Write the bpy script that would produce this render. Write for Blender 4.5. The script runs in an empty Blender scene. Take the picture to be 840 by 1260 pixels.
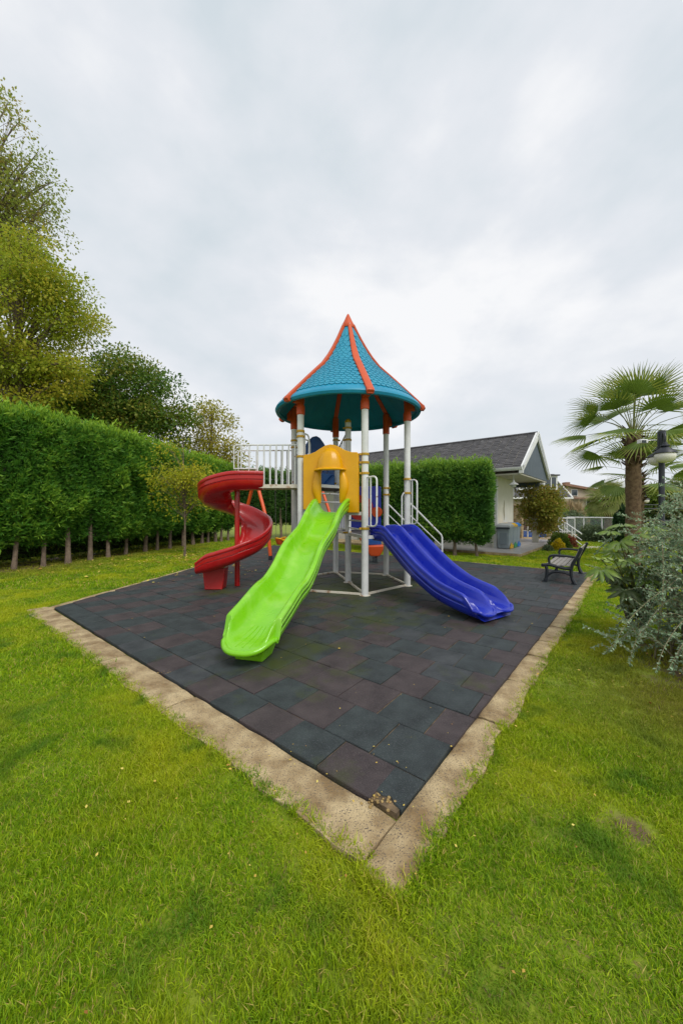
import bpy, bmesh, math, random
import numpy as np
from mathutils import Vector, Matrix, noise
from mathutils.geometry import tessellate_polygon
random.seed(7); RNG = np.random.default_rng(7)
R = math.radians
SC = bpy.context.scene
COL = SC.collection
# ------------------------------------------------------------------ camera, light, exposure
cam = bpy.data.cameras.new('camera'); camo = bpy.data.objects.new('camera', cam); COL.objects.link(camo)
camo.location = (0, 0, 1.5); camo.rotation_euler = (R(90), 0, 0)
cam.sensor_fit = 'VERTICAL'; cam.sensor_height = 36; cam.sensor_width = 24; cam.lens = 36*447/1260
cam.clip_start = .05; cam.clip_end = 3000
SC.camera = camo
SUN_EL, SUN_AZ = R(52), R(150)          # azimuth clockwise from +Y
W = bpy.data.worlds.new('World'); SC.world = W; W.use_nodes = True
nt = W.node_tree; nt.nodes.clear(); N = nt.nodes.new; Lk = nt.links.new
sky = N('ShaderNodeTexSky'); sky.sky_type = 'NISHITA'; sky.sun_disc = False
sky.sun_elevation = SUN_EL; sky.sun_rotation = SUN_AZ
bg1 = N('ShaderNodeBackground'); bg1.inputs[1].default_value = .1; Lk(sky.outputs[0], bg1.inputs[0])
tc = N('ShaderNodeTexCoord'); sep = N('ShaderNodeSeparateXYZ'); Lk(tc.outputs['Generated'], sep.inputs[0])
zc = N('ShaderNodeMath'); zc.operation = 'MAXIMUM'; Lk(sep.outputs[2], zc.inputs[0]); zc.inputs[1].default_value = 0
za = N('ShaderNodeMath'); za.operation = 'ADD'; Lk(zc.outputs[0], za.inputs[0]); za.inputs[1].default_value = .34
dv = [N('ShaderNodeMath') for _ in range(2)]
for i in range(2):
    dv[i].operation = 'DIVIDE'; Lk(sep.outputs[i], dv[i].inputs[0]); Lk(za.outputs[0], dv[i].inputs[1])
cb = N('ShaderNodeCombineXYZ'); Lk(dv[0].outputs[0], cb.inputs[0]); Lk(dv[1].outputs[0], cb.inputs[1])
mp = N('ShaderNodeMapping'); Lk(tc.outputs['Generated'], mp.inputs[0]); mp.inputs['Location'].default_value = (1.3, .45, 0)
mp.inputs['Rotation'].default_value = (0, R(-14), 0); mp.inputs['Scale'].default_value = (1.0, 1.0, 1.7)
n1 = N('ShaderNodeTexNoise'); Lk(mp.outputs[0], n1.inputs[0]); n1.inputs['Scale'].default_value = 1.7
n1.inputs['Detail'].default_value = 6; n1.inputs['Roughness'].default_value = .5; n1.inputs['Distortion'].default_value = .25
n2 = N('ShaderNodeTexNoise'); Lk(mp.outputs[0], n2.inputs[0]); n2.inputs['Scale'].default_value = 4.6
n2.inputs['Detail'].default_value = 7; n2.inputs['Roughness'].default_value = .52
mx = N('ShaderNodeMix'); mx.data_type = 'FLOAT'; mx.inputs[0].default_value = .3
Lk(n1.outputs[0], mx.inputs[2]); Lk(n2.outputs[0], mx.inputs[3])
cr = N('ShaderNodeValToRGB'); Lk(mx.outputs[0], cr.inputs[0])
e = cr.color_ramp; e.elements[0].position = .34; e.elements[0].color = (.66, .73, .78, 1)
e.elements[1].position = .56; e.elements[1].color = (.95, .955, .97, 1)
k = e.elements.new(.47); k.color = (.80, .83, .875, 1)
bg2 = N('ShaderNodeBackground'); Lk(cr.outputs[0], bg2.inputs[0]); bg2.inputs[1].default_value = 1.03
ms = N('ShaderNodeMixShader'); ms.inputs[0].default_value = .95; Lk(bg1.outputs[0], ms.inputs[1]); Lk(bg2.outputs[0], ms.inputs[2])
wo = N('ShaderNodeOutputWorld'); Lk(ms.outputs[0], wo.inputs[0])
sl = bpy.data.lights.new('sun', 'SUN'); sl.energy = 2.1; sl.angle = R(28); sl.color = (1, .96, .9)
so = bpy.data.objects.new('sun', sl); COL.objects.link(so)
sdir = Vector((math.sin(SUN_AZ)*math.cos(SUN_EL), math.cos(SUN_AZ)*math.cos(SUN_EL), math.sin(SUN_EL)))
so.rotation_euler = (-sdir).to_track_quat('-Z', 'Y').to_euler(); so.location = (0, -5, 30)
SC.view_settings.view_transform = 'Standard'; SC.view_settings.look = 'None'
SC.view_settings.exposure = 0; SC.view_settings.gamma = 1
SC.cycles.max_bounces = 6; SC.cycles.diffuse_bounces = 3; SC.cycles.transparent_max_bounces = 6

# ------------------------------------------------------------------ materials
def mat(name, col, rough=.6, col2=None, scale=8, bump=0, bscale=40, spec=.5, coat=0, detail=5, lo=.35, hi=.65, metal=0, world=False, extra=None, speck=None):
    m = bpy.data.materials.new(name); m.use_nodes = True; t = m.node_tree; b = t.nodes['Principled BSDF']
    b.inputs['Roughness'].default_value = rough; b.inputs['Specular IOR Level'].default_value = spec
    b.inputs['Metallic'].default_value = metal
    b.inputs['Coat Weight'].default_value = coat; b.inputs['Coat Roughness'].default_value = .12
    g = t.nodes.new('ShaderNodeNewGeometry') if world else t.nodes.new('ShaderNodeTexCoord')
    co = g.outputs['Position'] if world else g.outputs['Object']
    b.inputs['Base Color'].default_value = (*col, 1)
    out = None
    if col2:
        n = t.nodes.new('ShaderNodeTexNoise'); n.inputs['Scale'].default_value = scale; n.inputs['Detail'].default_value = detail
        n.inputs['Roughness'].default_value = .6
        t.links.new(co, n.inputs[0])
        r = t.nodes.new('ShaderNodeValToRGB'); t.links.new(n.outputs[0], r.inputs[0])
        r.color_ramp.elements[0].position = lo; r.color_ramp.elements[0].color = (*col, 1)
        r.color_ramp.elements[1].position = hi; r.color_ramp.elements[1].color = (*col2, 1)
        out = r.outputs[0]
    if speck:                                       # (colour, scale, threshold)
        n = t.nodes.new('ShaderNodeTexNoise'); n.inputs['Scale'].default_value = speck[1]; n.inputs['Detail'].default_value = 2
        t.links.new(co, n.inputs[0])
        r = t.nodes.new('ShaderNodeMapRange'); t.links.new(n.outputs[0], r.inputs[0]); r.inputs[1].default_value = speck[2]; r.inputs[2].default_value = speck[2]+.06
        x = t.nodes.new('ShaderNodeMix'); x.data_type = 'RGBA'; t.links.new(r.outputs[0], x.inputs[0])
        if out: t.links.new(out, x.inputs[6])
        else: x.inputs[6].default_value = (*col, 1)
        x.inputs[7].default_value = (*speck[0], 1); out = x.outputs[2]
    if extra: out = extra(t, co, out, col)
    if out: t.links.new(out, b.inputs['Base Color'])
    if bump:
        n = t.nodes.new('ShaderNodeTexNoise'); n.inputs['Scale'].default_value = bscale; n.inputs['Detail'].default_value = 4
        t.links.new(co, n.inputs[0])
        bp = t.nodes.new('ShaderNodeBump'); bp.inputs['Strength'].default_value = bump; bp.inputs['Distance'].default_value = .01
        t.links.new(n.outputs[0], bp.inputs['Height']); t.links.new(bp.outputs[0], b.inputs['Normal'])
    return m

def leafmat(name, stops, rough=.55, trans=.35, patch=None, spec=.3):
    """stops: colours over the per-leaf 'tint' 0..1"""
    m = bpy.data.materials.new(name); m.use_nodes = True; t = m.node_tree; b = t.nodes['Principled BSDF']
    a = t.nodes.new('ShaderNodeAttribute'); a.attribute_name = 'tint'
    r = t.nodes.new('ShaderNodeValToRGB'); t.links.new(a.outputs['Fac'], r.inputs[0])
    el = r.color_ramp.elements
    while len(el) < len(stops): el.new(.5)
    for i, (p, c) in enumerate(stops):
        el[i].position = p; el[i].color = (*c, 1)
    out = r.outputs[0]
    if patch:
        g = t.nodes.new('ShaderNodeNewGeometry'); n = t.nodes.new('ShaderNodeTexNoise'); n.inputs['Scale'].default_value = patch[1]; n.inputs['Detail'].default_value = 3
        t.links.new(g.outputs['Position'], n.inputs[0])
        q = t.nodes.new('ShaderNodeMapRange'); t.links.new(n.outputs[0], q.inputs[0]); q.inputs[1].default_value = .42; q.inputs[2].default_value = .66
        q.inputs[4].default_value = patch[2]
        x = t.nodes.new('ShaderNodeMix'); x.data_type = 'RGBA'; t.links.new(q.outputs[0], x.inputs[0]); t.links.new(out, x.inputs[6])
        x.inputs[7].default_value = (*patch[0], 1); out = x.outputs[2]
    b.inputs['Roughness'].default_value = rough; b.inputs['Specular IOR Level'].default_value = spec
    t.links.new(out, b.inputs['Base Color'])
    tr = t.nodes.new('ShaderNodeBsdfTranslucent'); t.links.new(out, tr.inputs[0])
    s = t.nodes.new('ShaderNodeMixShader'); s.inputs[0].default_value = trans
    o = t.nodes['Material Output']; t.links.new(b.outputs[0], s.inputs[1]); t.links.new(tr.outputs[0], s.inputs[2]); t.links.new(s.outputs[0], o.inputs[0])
    return m

# ------------------------------------------------------------------ object helpers
def tag(o, label=None, cat=None, group=None, kind=None):
    if label: o['label'] = label
    if cat: o['category'] = cat
    if group: o['group'] = group
    if kind: o['kind'] = kind
    return o
def empty(name, loc=(0, 0, 0), rz=0, parent=None):
    o = bpy.data.objects.new(name, None); COL.objects.link(o); o.location = loc; o.rotation_euler = (0, 0, rz)
    o.empty_display_size = .1
    if parent: o.parent = parent
    return o
def P(px, py, Y):                                    # a measured point of the photo at depth Y, in metres
    return Vector(((px-420)/447*Y, Y, 1.5-(py-630)/447*Y))
class MB:
    def __init__(s): s.v = []; s.f = []; s.mi = []; s.m = 0
    def add(s, v, f):
        o = len(s.v); s.v += [tuple(p) for p in v]; s.f += [tuple(i+o for i in q) for q in f]; s.mi += [s.m]*len(f); return s
    def box(s, c, d, rz=0, M=None):
        x, y, z = d[0]/2, d[1]/2, d[2]/2
        v = [Vector((a*x, b*y, e*z)) for a in (-1, 1) for b in (-1, 1) for e in (-1, 1)]
        mt = (M if M else Matrix.Rotation(rz, 3, 'Z'))
        v = [mt @ p + Vector(c) for p in v]
        return s.add(v, [(0, 1, 3, 2), (4, 6, 7, 5), (0, 4, 5, 1), (2, 3, 7, 6), (0, 2, 6, 4), (1, 5, 7, 3)])
    def tube(s, pts, r, n=10, caps=True, flat=None):
        pts = [Vector(p) for p in pts]; k = len(pts)
        if not hasattr(r, '__len__'): r = [r]*k
        ref = None; rings = []
        for i, p in enumerate(pts):
            t = (pts[min(i+1, k-1)]-pts[max(i-1, 0)]).normalized()
            if ref is None:
                ref = t.cross(Vector((0, 0, 1)))
                if ref.length < .1: ref = t.cross(Vector((0, 1, 0)))
            a = (ref - t*ref.dot(t)).normalized(); ref = a; b = t.cross(a)
            rings.append([p + (a*math.cos(2*math.pi*j/n)+b*math.sin(2*math.pi*j/n)*(flat or 1))*r[i] for j in range(n)])
        v = [q for g in rings for q in g]
        f = [(i*n+j, i*n+(j+1) % n, (i+1)*n+(j+1) % n, (i+1)*n+j) for i in range(k-1) for j in range(n)]
        if caps: f += [tuple(range(n-1, -1, -1)), tuple((k-1)*n+j for j in range(n))]
        return s.add(v, f)
    def lathe(s, prof, c=(0, 0, 0), n=20, a0=0, a1=2*math.pi):
        full = abs(a1-a0-2*math.pi) < 1e-6; m = n if full else n+1; k = len(prof)
        v = [(c[0]+r*math.cos(a0+(a1-a0)*j/n), c[1]+r*math.sin(a0+(a1-a0)*j/n), c[2]+z) for (r, z) in prof for j in range(m)]
        f = []
        for i in range(k-1):
            for j in range(n):
                j2 = (j+1) % m
                f.append((i*m+j, i*m+j2, (i+1)*m+j2, (i+1)*m+j))
        return s.add(v, f)
    def prism(s, poly, z0, z1, inset=0):
        """poly: (x, y) ring; chamfered top when inset"""
        n = len(poly); cx = sum(p[0] for p in poly)/n; cy = sum(p[1] for p in poly)/n
        def ins(p, d):
            l = math.hypot(p[0]-cx, p[1]-cy) or 1; return (p[0]-(p[0]-cx)/l*d, p[1]-(p[1]-cy)/l*d)
        v = [(p[0], p[1], z0) for p in poly] + [(p[0], p[1], z1-inset) for p in poly]
        f = [(i, (i+1) % n, n+(i+1) % n, n+i) for i in range(n)]
        if inset:
            v += [(*ins(p, inset*1.3), z1) for p in poly]
            f += [(n+i, n+(i+1) % n, 2*n+(i+1) % n, 2*n+i) for i in range(n)] + [tuple(range(2*n, 3*n))]
        else: f.append(tuple(range(n, 2*n)))
        f.append(tuple(range(n-1, -1, -1)))
        return s.add(v, f)
    def sweep(s, secs, caps=True, prof=None):
        """secs: list of closed rings of points with equal count; prof: flat outline used to triangulate the ends"""
        n = len(secs[0]); k = len(secs)
        v = [p for r in secs for p in r]
        f = [(i*n+j, (i+1)*n+j, (i+1)*n+(j+1) % n, i*n+(j+1) % n) for i in range(k-1) for j in range(n)]
        if prof:
            tr = tessellate_polygon([[Vector((p[0], p[1], 0)) for p in prof]])
            f += [tuple(t) for t in tr]+[tuple((k-1)*n+q for q in t) for t in tr]
        elif caps: f += [tuple(range(n)), tuple((k-1)*n+j for j in range(n-1, -1, -1))]
        return s.add(v, f)
    def build(s, name, mats, parent=None, smooth=True, ang=35, loc=None, bevel=0):
        me = bpy.data.meshes.new(name); me.from_pydata(s.v, [], s.f)
        if not isinstance(mats, (list, tuple)): mats = [mats]
        for m in mats: me.materials.append(m)
        if len(mats) > 1: me.polygons.foreach_set('material_index', s.mi)
        bm = bmesh.new(); bm.from_mesh(me); bmesh.ops.recalc_face_normals(bm, faces=bm.faces); bm.to_mesh(me); bm.free()
        if smooth:
            me.shade_smooth(); me.set_sharp_from_angle(angle=R(ang))
        me.update()
        o = bpy.data.objects.new(name, me); COL.objects.link(o)
        if parent: o.parent = parent
        if loc is not None: o.location = loc
        if bevel:
            b = o.modifiers.new('bevel', 'BEVEL'); b.width = bevel; b.segments = 2; b.limit_method = 'ANGLE'; b.angle_limit = R(40)
        return o
def linked(me, name, parent, loc=(0, 0, 0), rot=(0, 0, 0), sc=(1, 1, 1)):
    o = bpy.data.objects.new(name, me); COL.objects.link(o); o.parent = parent
    o.location = loc; o.rotation_euler = rot; o.scale = sc; return o
def copy_tree(o, parent=None):
    c = o.copy(); COL.objects.link(c)
    if parent: c.parent = parent
    for ch in [x for x in SC.objects if x.parent == o]: copy_tree(ch, c)
    return c
def catmull(pts, n=8):
    pts = [Vector(p) for p in pts]; out = []
    for i in range(len(pts)-1):
        p0 = pts[max(i-1, 0)]; p1 = pts[i]; p2 = pts[i+1]; p3 = pts[min(i+2, len(pts)-1)]
        for j in range(n):
            t = j/n
            out.append(.5*((2*p1)+(p2-p0)*t+(2*p0-5*p1+4*p2-p3)*t*t+(3*p1-p0-3*p2+p3)*t**3))
    out.append(pts[-1]); return out
def interp(x, xs, ys): return float(np.interp(x, xs, ys))
def smoothi(xs, ys, x):                              # smooth 1-D interpolation
    c = catmull([(a, b, 0) for a, b in zip(xs, ys)], 8)
    return interp(x, [p.x for p in c], [p.y for p in c])
def sst(x): x = max(0, min(1, x)); return x*x*(3-2*x)
def plate(name, outline, holes, th, m, parent, M, bevel=.004):
    """flat board of given outline (x, z) with holes, thickness th, placed by matrix M"""
    cu = bpy.data.curves.new('tmp', 'CURVE'); cu.dimensions = '2D'; cu.fill_mode = 'BOTH'; cu.extrude = th/2; cu.bevel_depth = bevel; cu.bevel_resolution = 1
    for ring in [outline]+list(holes):
        sp = cu.splines.new('POLY'); sp.points.add(len(ring)-1); sp.use_cyclic_u = True
        for i, p in enumerate(ring): sp.points[i].co = (p[0], p[1], 0, 1)
    t = bpy.data.objects.new('tmp', cu); COL.objects.link(t)
    dg = bpy.context.evaluated_depsgraph_get(); me = bpy.data.meshes.new_from_object(t.evaluated_get(dg))
    bpy.data.objects.remove(t); bpy.data.curves.remove(cu)
    me.transform(M @ Matrix.Rotation(R(90), 4, 'X')); me.materials.clear(); me.materials.append(m); me.name = name
    me.shade_smooth(); me.set_sharp_from_angle(angle=R(35))
    o = bpy.data.objects.new(name, me); COL.objects.link(o); o.parent = parent; return o
def arc(cx, cy, r, a0, a1, n): return [(cx+r*math.cos(R(a0+(a1-a0)*i/n)), cy+r*math.sin(R(a0+(a1-a0)*i/n))) for i in range(n+1)]

# leaves: numpy rhombs -> one mesh
def leaf_mesh(name, C, D, Nn, L, Wd, tint, m, parent=None, fold=0, tri=False):
    D = D/np.linalg.norm(D, axis=1, keepdims=True)
    S = np.cross(D, Nn); S /= (np.linalg.norm(S, axis=1, keepdims=True)+1e-9)
    U = np.cross(S, D)
    L = np.broadcast_to(L, (len(C),))[:, None]; Wd = np.broadcast_to(Wd, (len(C),))[:, None]
    mid = C+D*L*.45
    v = np.stack([C, mid+S*Wd*.5+U*Wd*fold, C+D*L, mid-S*Wd*.5+U*Wd*fold], 1).reshape(-1, 3)
    n = len(C); me = bpy.data.meshes.new(name)
    me.vertices.add(n*4); me.vertices.foreach_set('co', v.astype(np.float32).ravel())
    me.loops.add(n*4); me.loops.foreach_set('vertex_index', np.arange(n*4, dtype=np.int32))
    me.polygons.add(n); me.polygons.foreach_set('loop_start', np.arange(0, n*4, 4, dtype=np.int32)); me.polygons.foreach_set('loop_total', np.full(n, 4, dtype=np.int32))
    a = me.attributes.new('tint', 'FLOAT', 'FACE'); a.data.foreach_set('value', np.clip(tint, 0, 1).astype(np.float32))
    me.materials.append(m); me.update(); me.validate()
    if name is None: return me
    o = bpy.data.objects.new(name, me); COL.objects.link(o)
    if parent: o.parent = parent
    return o
def rvec(n): v = RNG.normal(size=(n, 3)); return v/np.linalg.norm(v, axis=1, keepdims=True)

def worn(pale, amt=.5):
    def ex(t, co, out, col):
        n = t.nodes.new('ShaderNodeTexNoise'); n.inputs['Scale'].default_value = 3.2; n.inputs['Detail'].default_value = 9; n.inputs['Roughness'].default_value = .72; n.inputs['Distortion'].default_value = .6
        t.links.new(co, n.inputs[0]); r = t.nodes.new('ShaderNodeMapRange'); t.links.new(n.outputs[0], r.inputs[0]); r.inputs[1].default_value = .50; r.inputs[2].default_value = .74; r.inputs[4].default_value = amt
        x = t.nodes.new('ShaderNodeMix'); x.data_type = 'RGBA'; t.links.new(r.outputs[0], x.inputs[0]); t.links.new(out, x.inputs[6]); x.inputs[7].default_value = (*pale, 1)
        b = t.nodes['Principled BSDF']; q = t.nodes.new('ShaderNodeMapRange'); t.links.new(n.outputs[0], q.inputs[0]); q.inputs[1].default_value = .4; q.inputs[2].default_value = .7; q.inputs[3].default_value = .26; q.inputs[4].default_value = .5
        t.links.new(q.outputs[0], b.inputs['Roughness'])
        g = t.nodes.new('ShaderNodeTexNoise'); g.inputs['Scale'].default_value = 60; g.inputs['Detail'].default_value = 3; t.links.new(co, g.inputs[0])
        q2 = t.nodes.new('ShaderNodeMapRange'); t.links.new(g.outputs[0], q2.inputs[0]); q2.inputs[1].default_value = .68; q2.inputs[2].default_value = .74; q2.inputs[4].default_value = .35
        y = t.nodes.new('ShaderNodeMix'); y.data_type = 'RGBA'; t.links.new(q2.outputs[0], y.inputs[0]); t.links.new(x.outputs[2], y.inputs[6]); y.inputs[7].default_value = (.12, .11, .07, 1)
        return y.outputs[2]
    return ex
# ------------------------------------------------------------------ material list
PW = dict(coat=.35, spec=.45)
def moss_shade(t, co, out, col):  # green moss colour that also paints contact shade under the tower and slides
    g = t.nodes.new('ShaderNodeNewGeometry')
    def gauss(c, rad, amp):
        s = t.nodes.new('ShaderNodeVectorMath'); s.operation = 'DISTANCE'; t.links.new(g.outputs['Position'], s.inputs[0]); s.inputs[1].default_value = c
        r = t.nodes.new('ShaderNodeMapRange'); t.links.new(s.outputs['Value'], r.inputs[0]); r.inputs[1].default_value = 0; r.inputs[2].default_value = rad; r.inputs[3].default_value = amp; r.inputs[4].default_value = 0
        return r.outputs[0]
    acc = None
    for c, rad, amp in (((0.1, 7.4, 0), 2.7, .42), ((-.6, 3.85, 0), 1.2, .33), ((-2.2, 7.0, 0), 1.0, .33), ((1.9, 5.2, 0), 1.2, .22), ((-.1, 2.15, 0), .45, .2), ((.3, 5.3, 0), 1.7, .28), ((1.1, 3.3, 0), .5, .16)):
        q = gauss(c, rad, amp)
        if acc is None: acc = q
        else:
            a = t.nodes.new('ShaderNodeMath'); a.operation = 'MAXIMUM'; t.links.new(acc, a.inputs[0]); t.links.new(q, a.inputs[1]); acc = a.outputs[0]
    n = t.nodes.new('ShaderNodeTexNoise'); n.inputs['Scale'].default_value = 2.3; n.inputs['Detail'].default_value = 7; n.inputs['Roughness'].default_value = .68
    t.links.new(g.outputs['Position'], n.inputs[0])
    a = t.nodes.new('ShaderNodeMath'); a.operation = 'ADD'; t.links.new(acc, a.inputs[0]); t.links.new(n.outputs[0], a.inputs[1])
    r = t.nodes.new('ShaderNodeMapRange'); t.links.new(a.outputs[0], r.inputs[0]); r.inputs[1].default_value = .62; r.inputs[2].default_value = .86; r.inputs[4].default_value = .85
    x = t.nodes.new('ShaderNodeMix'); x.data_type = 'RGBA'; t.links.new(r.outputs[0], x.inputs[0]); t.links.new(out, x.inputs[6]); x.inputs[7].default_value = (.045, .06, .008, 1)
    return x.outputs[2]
TB = dict(rough=.66, bump=.5, bscale=160, world=True, spec=.38, scale=5, detail=8, extra=moss_shade)
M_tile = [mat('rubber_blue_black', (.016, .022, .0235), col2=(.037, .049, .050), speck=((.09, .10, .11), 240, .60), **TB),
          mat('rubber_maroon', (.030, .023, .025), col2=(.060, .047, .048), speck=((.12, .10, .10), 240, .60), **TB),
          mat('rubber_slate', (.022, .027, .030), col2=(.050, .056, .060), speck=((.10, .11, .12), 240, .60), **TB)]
M_bed = mat('sand_bed', (.04, .03, .02), .95, (.22, .15, .08), 14, .6, 60, world=True)
M_kerb = mat('kerb_concrete', (.22, .145, .065), .94, (.50, .39, .22), 4.2, .8, 70, world=True, detail=9, lo=.36, hi=.62, speck=((.11, .09, .07), 150, .575))
M_soil = mat('soil', (.06, .04, .022), .95, (.14, .09, .05), 6, .8, 40, world=True)
M_steel = mat('white_painted_steel', (.60, .61, .60), .38, (.74, .75, .74), 3, .05, 30, spec=.5)
M_rail = mat('painted_rail', (.62, .64, .64), .4, (.72, .73, .72), 9, .1, 60, speck=((.28, .13, .04), 11, .67))
M_rust = mat('rusty_cream_steel', (.62, .58, .48), .6, (.30, .16, .07), 7, .4, 60, lo=.52, hi=.66)
M_yel = mat('yellow_plastic', (.66, .32, .0), .5, (.74, .37, .001), 3, .06, 25, extra=worn((.70, .36, .004), .5), coat=.12, spec=.35)
M_clamp = mat('yellow_clamp', (.50, .30, .01), .5, (.42, .24, .01), 9)
M_green = mat('green_plastic', (.17, .49, .003), .33, (.22, .56, .012), 2.6, .05, 30, detail=7, extra=worn((.34, .62, .10), .7), **PW)
M_blue = mat('blue_plastic', (.006, .018, .34), .33, (.009, .028, .42), 2, .05, 30, extra=worn((.03, .06, .42), .6), **PW)
M_red = mat('red_plastic', (.36, .003, .004), .32, (.45, .007, .007), 2, .05, 30, extra=worn((.44, .04, .03), .5), **PW)
M_oran = mat('orange_plastic', (.58, .085, .016), .45, (.52, .07, .012), 4, .05, 30, spec=.4)
M_oran2 = mat('orange_steel', (.72, .10, .015), .4, (.65, .085, .012), 4)
M_teal = mat('teal_plastic', (.004, .21, .36), .45, (.008, .26, .42), 3, .05, 30, spec=.4)
M_teal2 = mat('teal_plastic_faded', (.02, .27, .40), .5, (.012, .235, .37), 5, .08, 50, spec=.4)
M_sky = mat('light_blue_plastic', (.006, .10, .36), .45, (.008, .12, .40), 4)
M_navy = mat('navy_plastic', (.005, .06, .24), .4, (.006, .08, .30), 4)
M_deck = mat('dark_deck', (.03, .03, .033), .6, (.06, .06, .06), 9)
M_steelgrey = mat('galvanised', (.4, .42, .44), .35, metal=.6)
M_chain = mat('chain_steel', (.12, .11, .10), .6)
M_iron = mat('black_iron', (.010, .014, .02), .42, (.016, .02, .028), 9, .1, 60)
M_slat = mat('weathered_slat', (.20, .19, .18), .7, (.34, .31, .28), 12, .4, 50)
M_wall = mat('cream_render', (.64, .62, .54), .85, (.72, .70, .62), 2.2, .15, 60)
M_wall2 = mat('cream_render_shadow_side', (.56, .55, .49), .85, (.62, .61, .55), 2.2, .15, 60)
M_white = mat('white_paint', (.76, .77, .76), .5, (.68, .69, .68), 3)
M_slate = mat('slate_gable', (.075, .10, .13), .65, (.095, .125, .155), 3, .2, 60)
M_shing = mat('asphalt_shingle', (.055, .055, .06), .9, (.12, .115, .12), 3.2, .5, 30, detail=9, lo=.3, hi=.7, speck=((.17, .17, .175), 5, .66))
M_soff = mat('soffit', (.55, .52, .45), .8, (.6, .57, .5), 2)
M_patio = mat('patio_tile', (.30, .29, .29), .35, (.38, .37, .36), 3, .05, 30)
M_glass = bpy.data.materials.new('clear_glass'); M_glass.use_nodes = True
_b = M_glass.node_tree.nodes['Principled BSDF']; _b.inputs['Base Color'].default_value = (.75, .85, .85, 1); _b.inputs['Roughness'].default_value = .03
_b.inputs['Alpha'].default_value = .10
M_win = mat('window_glass', (.03, .045, .055), .08, spec=.8)
M_gbin = mat('grey_bin', (.22, .27, .30), .5, (.27, .32, .35), 4)
M_lid = mat('dark_bin_lid', (.03, .04, .05), .5)
M_pool = mat('pool_blue', (.01, .09, .42), .3)
M_bark = mat('bark', (.10, .075, .05), .9, (.20, .155, .11), 9, .9, 30)
M_bark2 = mat('pale_bark', (.11, .08, .055), .9, (.21, .155, .11), 9, .9, 30)
M_palmbark = mat('palm_bark', (.09, .055, .03), .95, (.19, .125, .07), 12, 1, 30)
M_boot = mat('palm_boots', (.045, .025, .017), .9, (.12, .07, .045), 9, .8, 40)
M_twig = mat('shrub_stem', (.22, .20, .11), .7, (.32, .28, .17), 6)
M_beige = mat('beige_house', (.42, .35, .26), .85, (.47, .40, .30), .8)
M_tileroof = mat('terracotta_roof', (.22, .12, .08), .85, (.3, .17, .12), 2)
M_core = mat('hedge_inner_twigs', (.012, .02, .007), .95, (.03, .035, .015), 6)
M_pebble = mat('pebbles', (.5, .45, .38), .8, (.65, .6, .5), 6)

def lm(name, a, b, c, **k): return leafmat(name, [(0, a), (.5, b), (1, c)], **k)
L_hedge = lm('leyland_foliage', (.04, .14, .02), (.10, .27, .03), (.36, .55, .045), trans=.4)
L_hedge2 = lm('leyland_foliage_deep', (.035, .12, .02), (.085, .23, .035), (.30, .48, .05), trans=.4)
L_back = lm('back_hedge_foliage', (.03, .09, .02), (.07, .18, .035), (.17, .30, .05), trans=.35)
L_treeA = lm('autumn_green_foliage', (.17, .23, .04), (.30, .36, .06), (.42, .30, .08), trans=.5)
L_treeB = lm('yellow_green_foliage', (.17, .26, .02), (.36, .43, .035), (.58, .46, .05), trans=.5)
L_treeC = lm('dark_oak_foliage', (.05, .13, .02), (.13, .24, .03), (.36, .32, .05), trans=.4)
L_treeD = lm('thin_yellow_foliage', (.20, .21, .025), (.38, .37, .04), (.55, .42, .05), trans=.5)
L_treeE = lm('lime_sapling_foliage', (.18, .26, .015), (.42, .45, .025), (.62, .52, .04), trans=.5)
L_dog = lm('bronze_green_foliage', (.11, .15, .02), (.28, .30, .04), (.40, .24, .06), trans=.45)
L_red = lm('red_maple_foliage', (.16, .03, .015), (.30, .06, .03), (.38, .12, .06), trans=.35)
L_box = lm('box_foliage', (.04, .09, .01), (.09, .16, .015), (.18, .25, .02), trans=.3)
L_yfl = lm('yellow_flower', (.2, .22, .01), (.62, .46, .01), (.75, .58, .02), trans=.2)
L_rsh = lm('red_bronze_leaf', (.12, .05, .03), (.28, .12, .06), (.45, .05, .03), trans=.3)
L_pamp = lm('pampas_plume', (.22, .17, .09), (.42, .32, .18), (.5, .4, .25), trans=.3)
L_gry = lm('grey_green_foliage', (.06, .10, .05), (.12, .17, .08), (.18, .22, .10), trans=.3)
L_cyp = lm('cypress_foliage', (.01, .035, .015), (.02, .06, .02), (.05, .10, .03), trans=.2)
L_far = lm('far_tree_foliage', (.05, .08, .02), (.11, .14, .03), (.22, .2, .04), trans=.3)
L_silver = lm('silver_leaf', (.15, .25, .12), (.29, .41, .25), (.55, .65, .52), trans=.25)
L_fats = mat('fatsia_leaf', (.06, .12, .010), .38, (.17, .25, .03), 6, .1, 30, spec=.5)
L_fatsy = mat('young_fatsia_leaf', (.30, .38, .09), .45, (.20, .30, .06), 9, .1, 30)
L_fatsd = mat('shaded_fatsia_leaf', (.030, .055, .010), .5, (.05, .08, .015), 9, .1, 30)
L_palm = lm('fan_palm_leaf', (.08, .15, .022), (.15, .23, .03), (.34, .36, .06), trans=.3, spec=.5)
L_palm2 = lm('fan_palm_leaf_distant', (.12, .16, .04), (.22, .26, .07), (.34, .34, .12), trans=.3)

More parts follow.
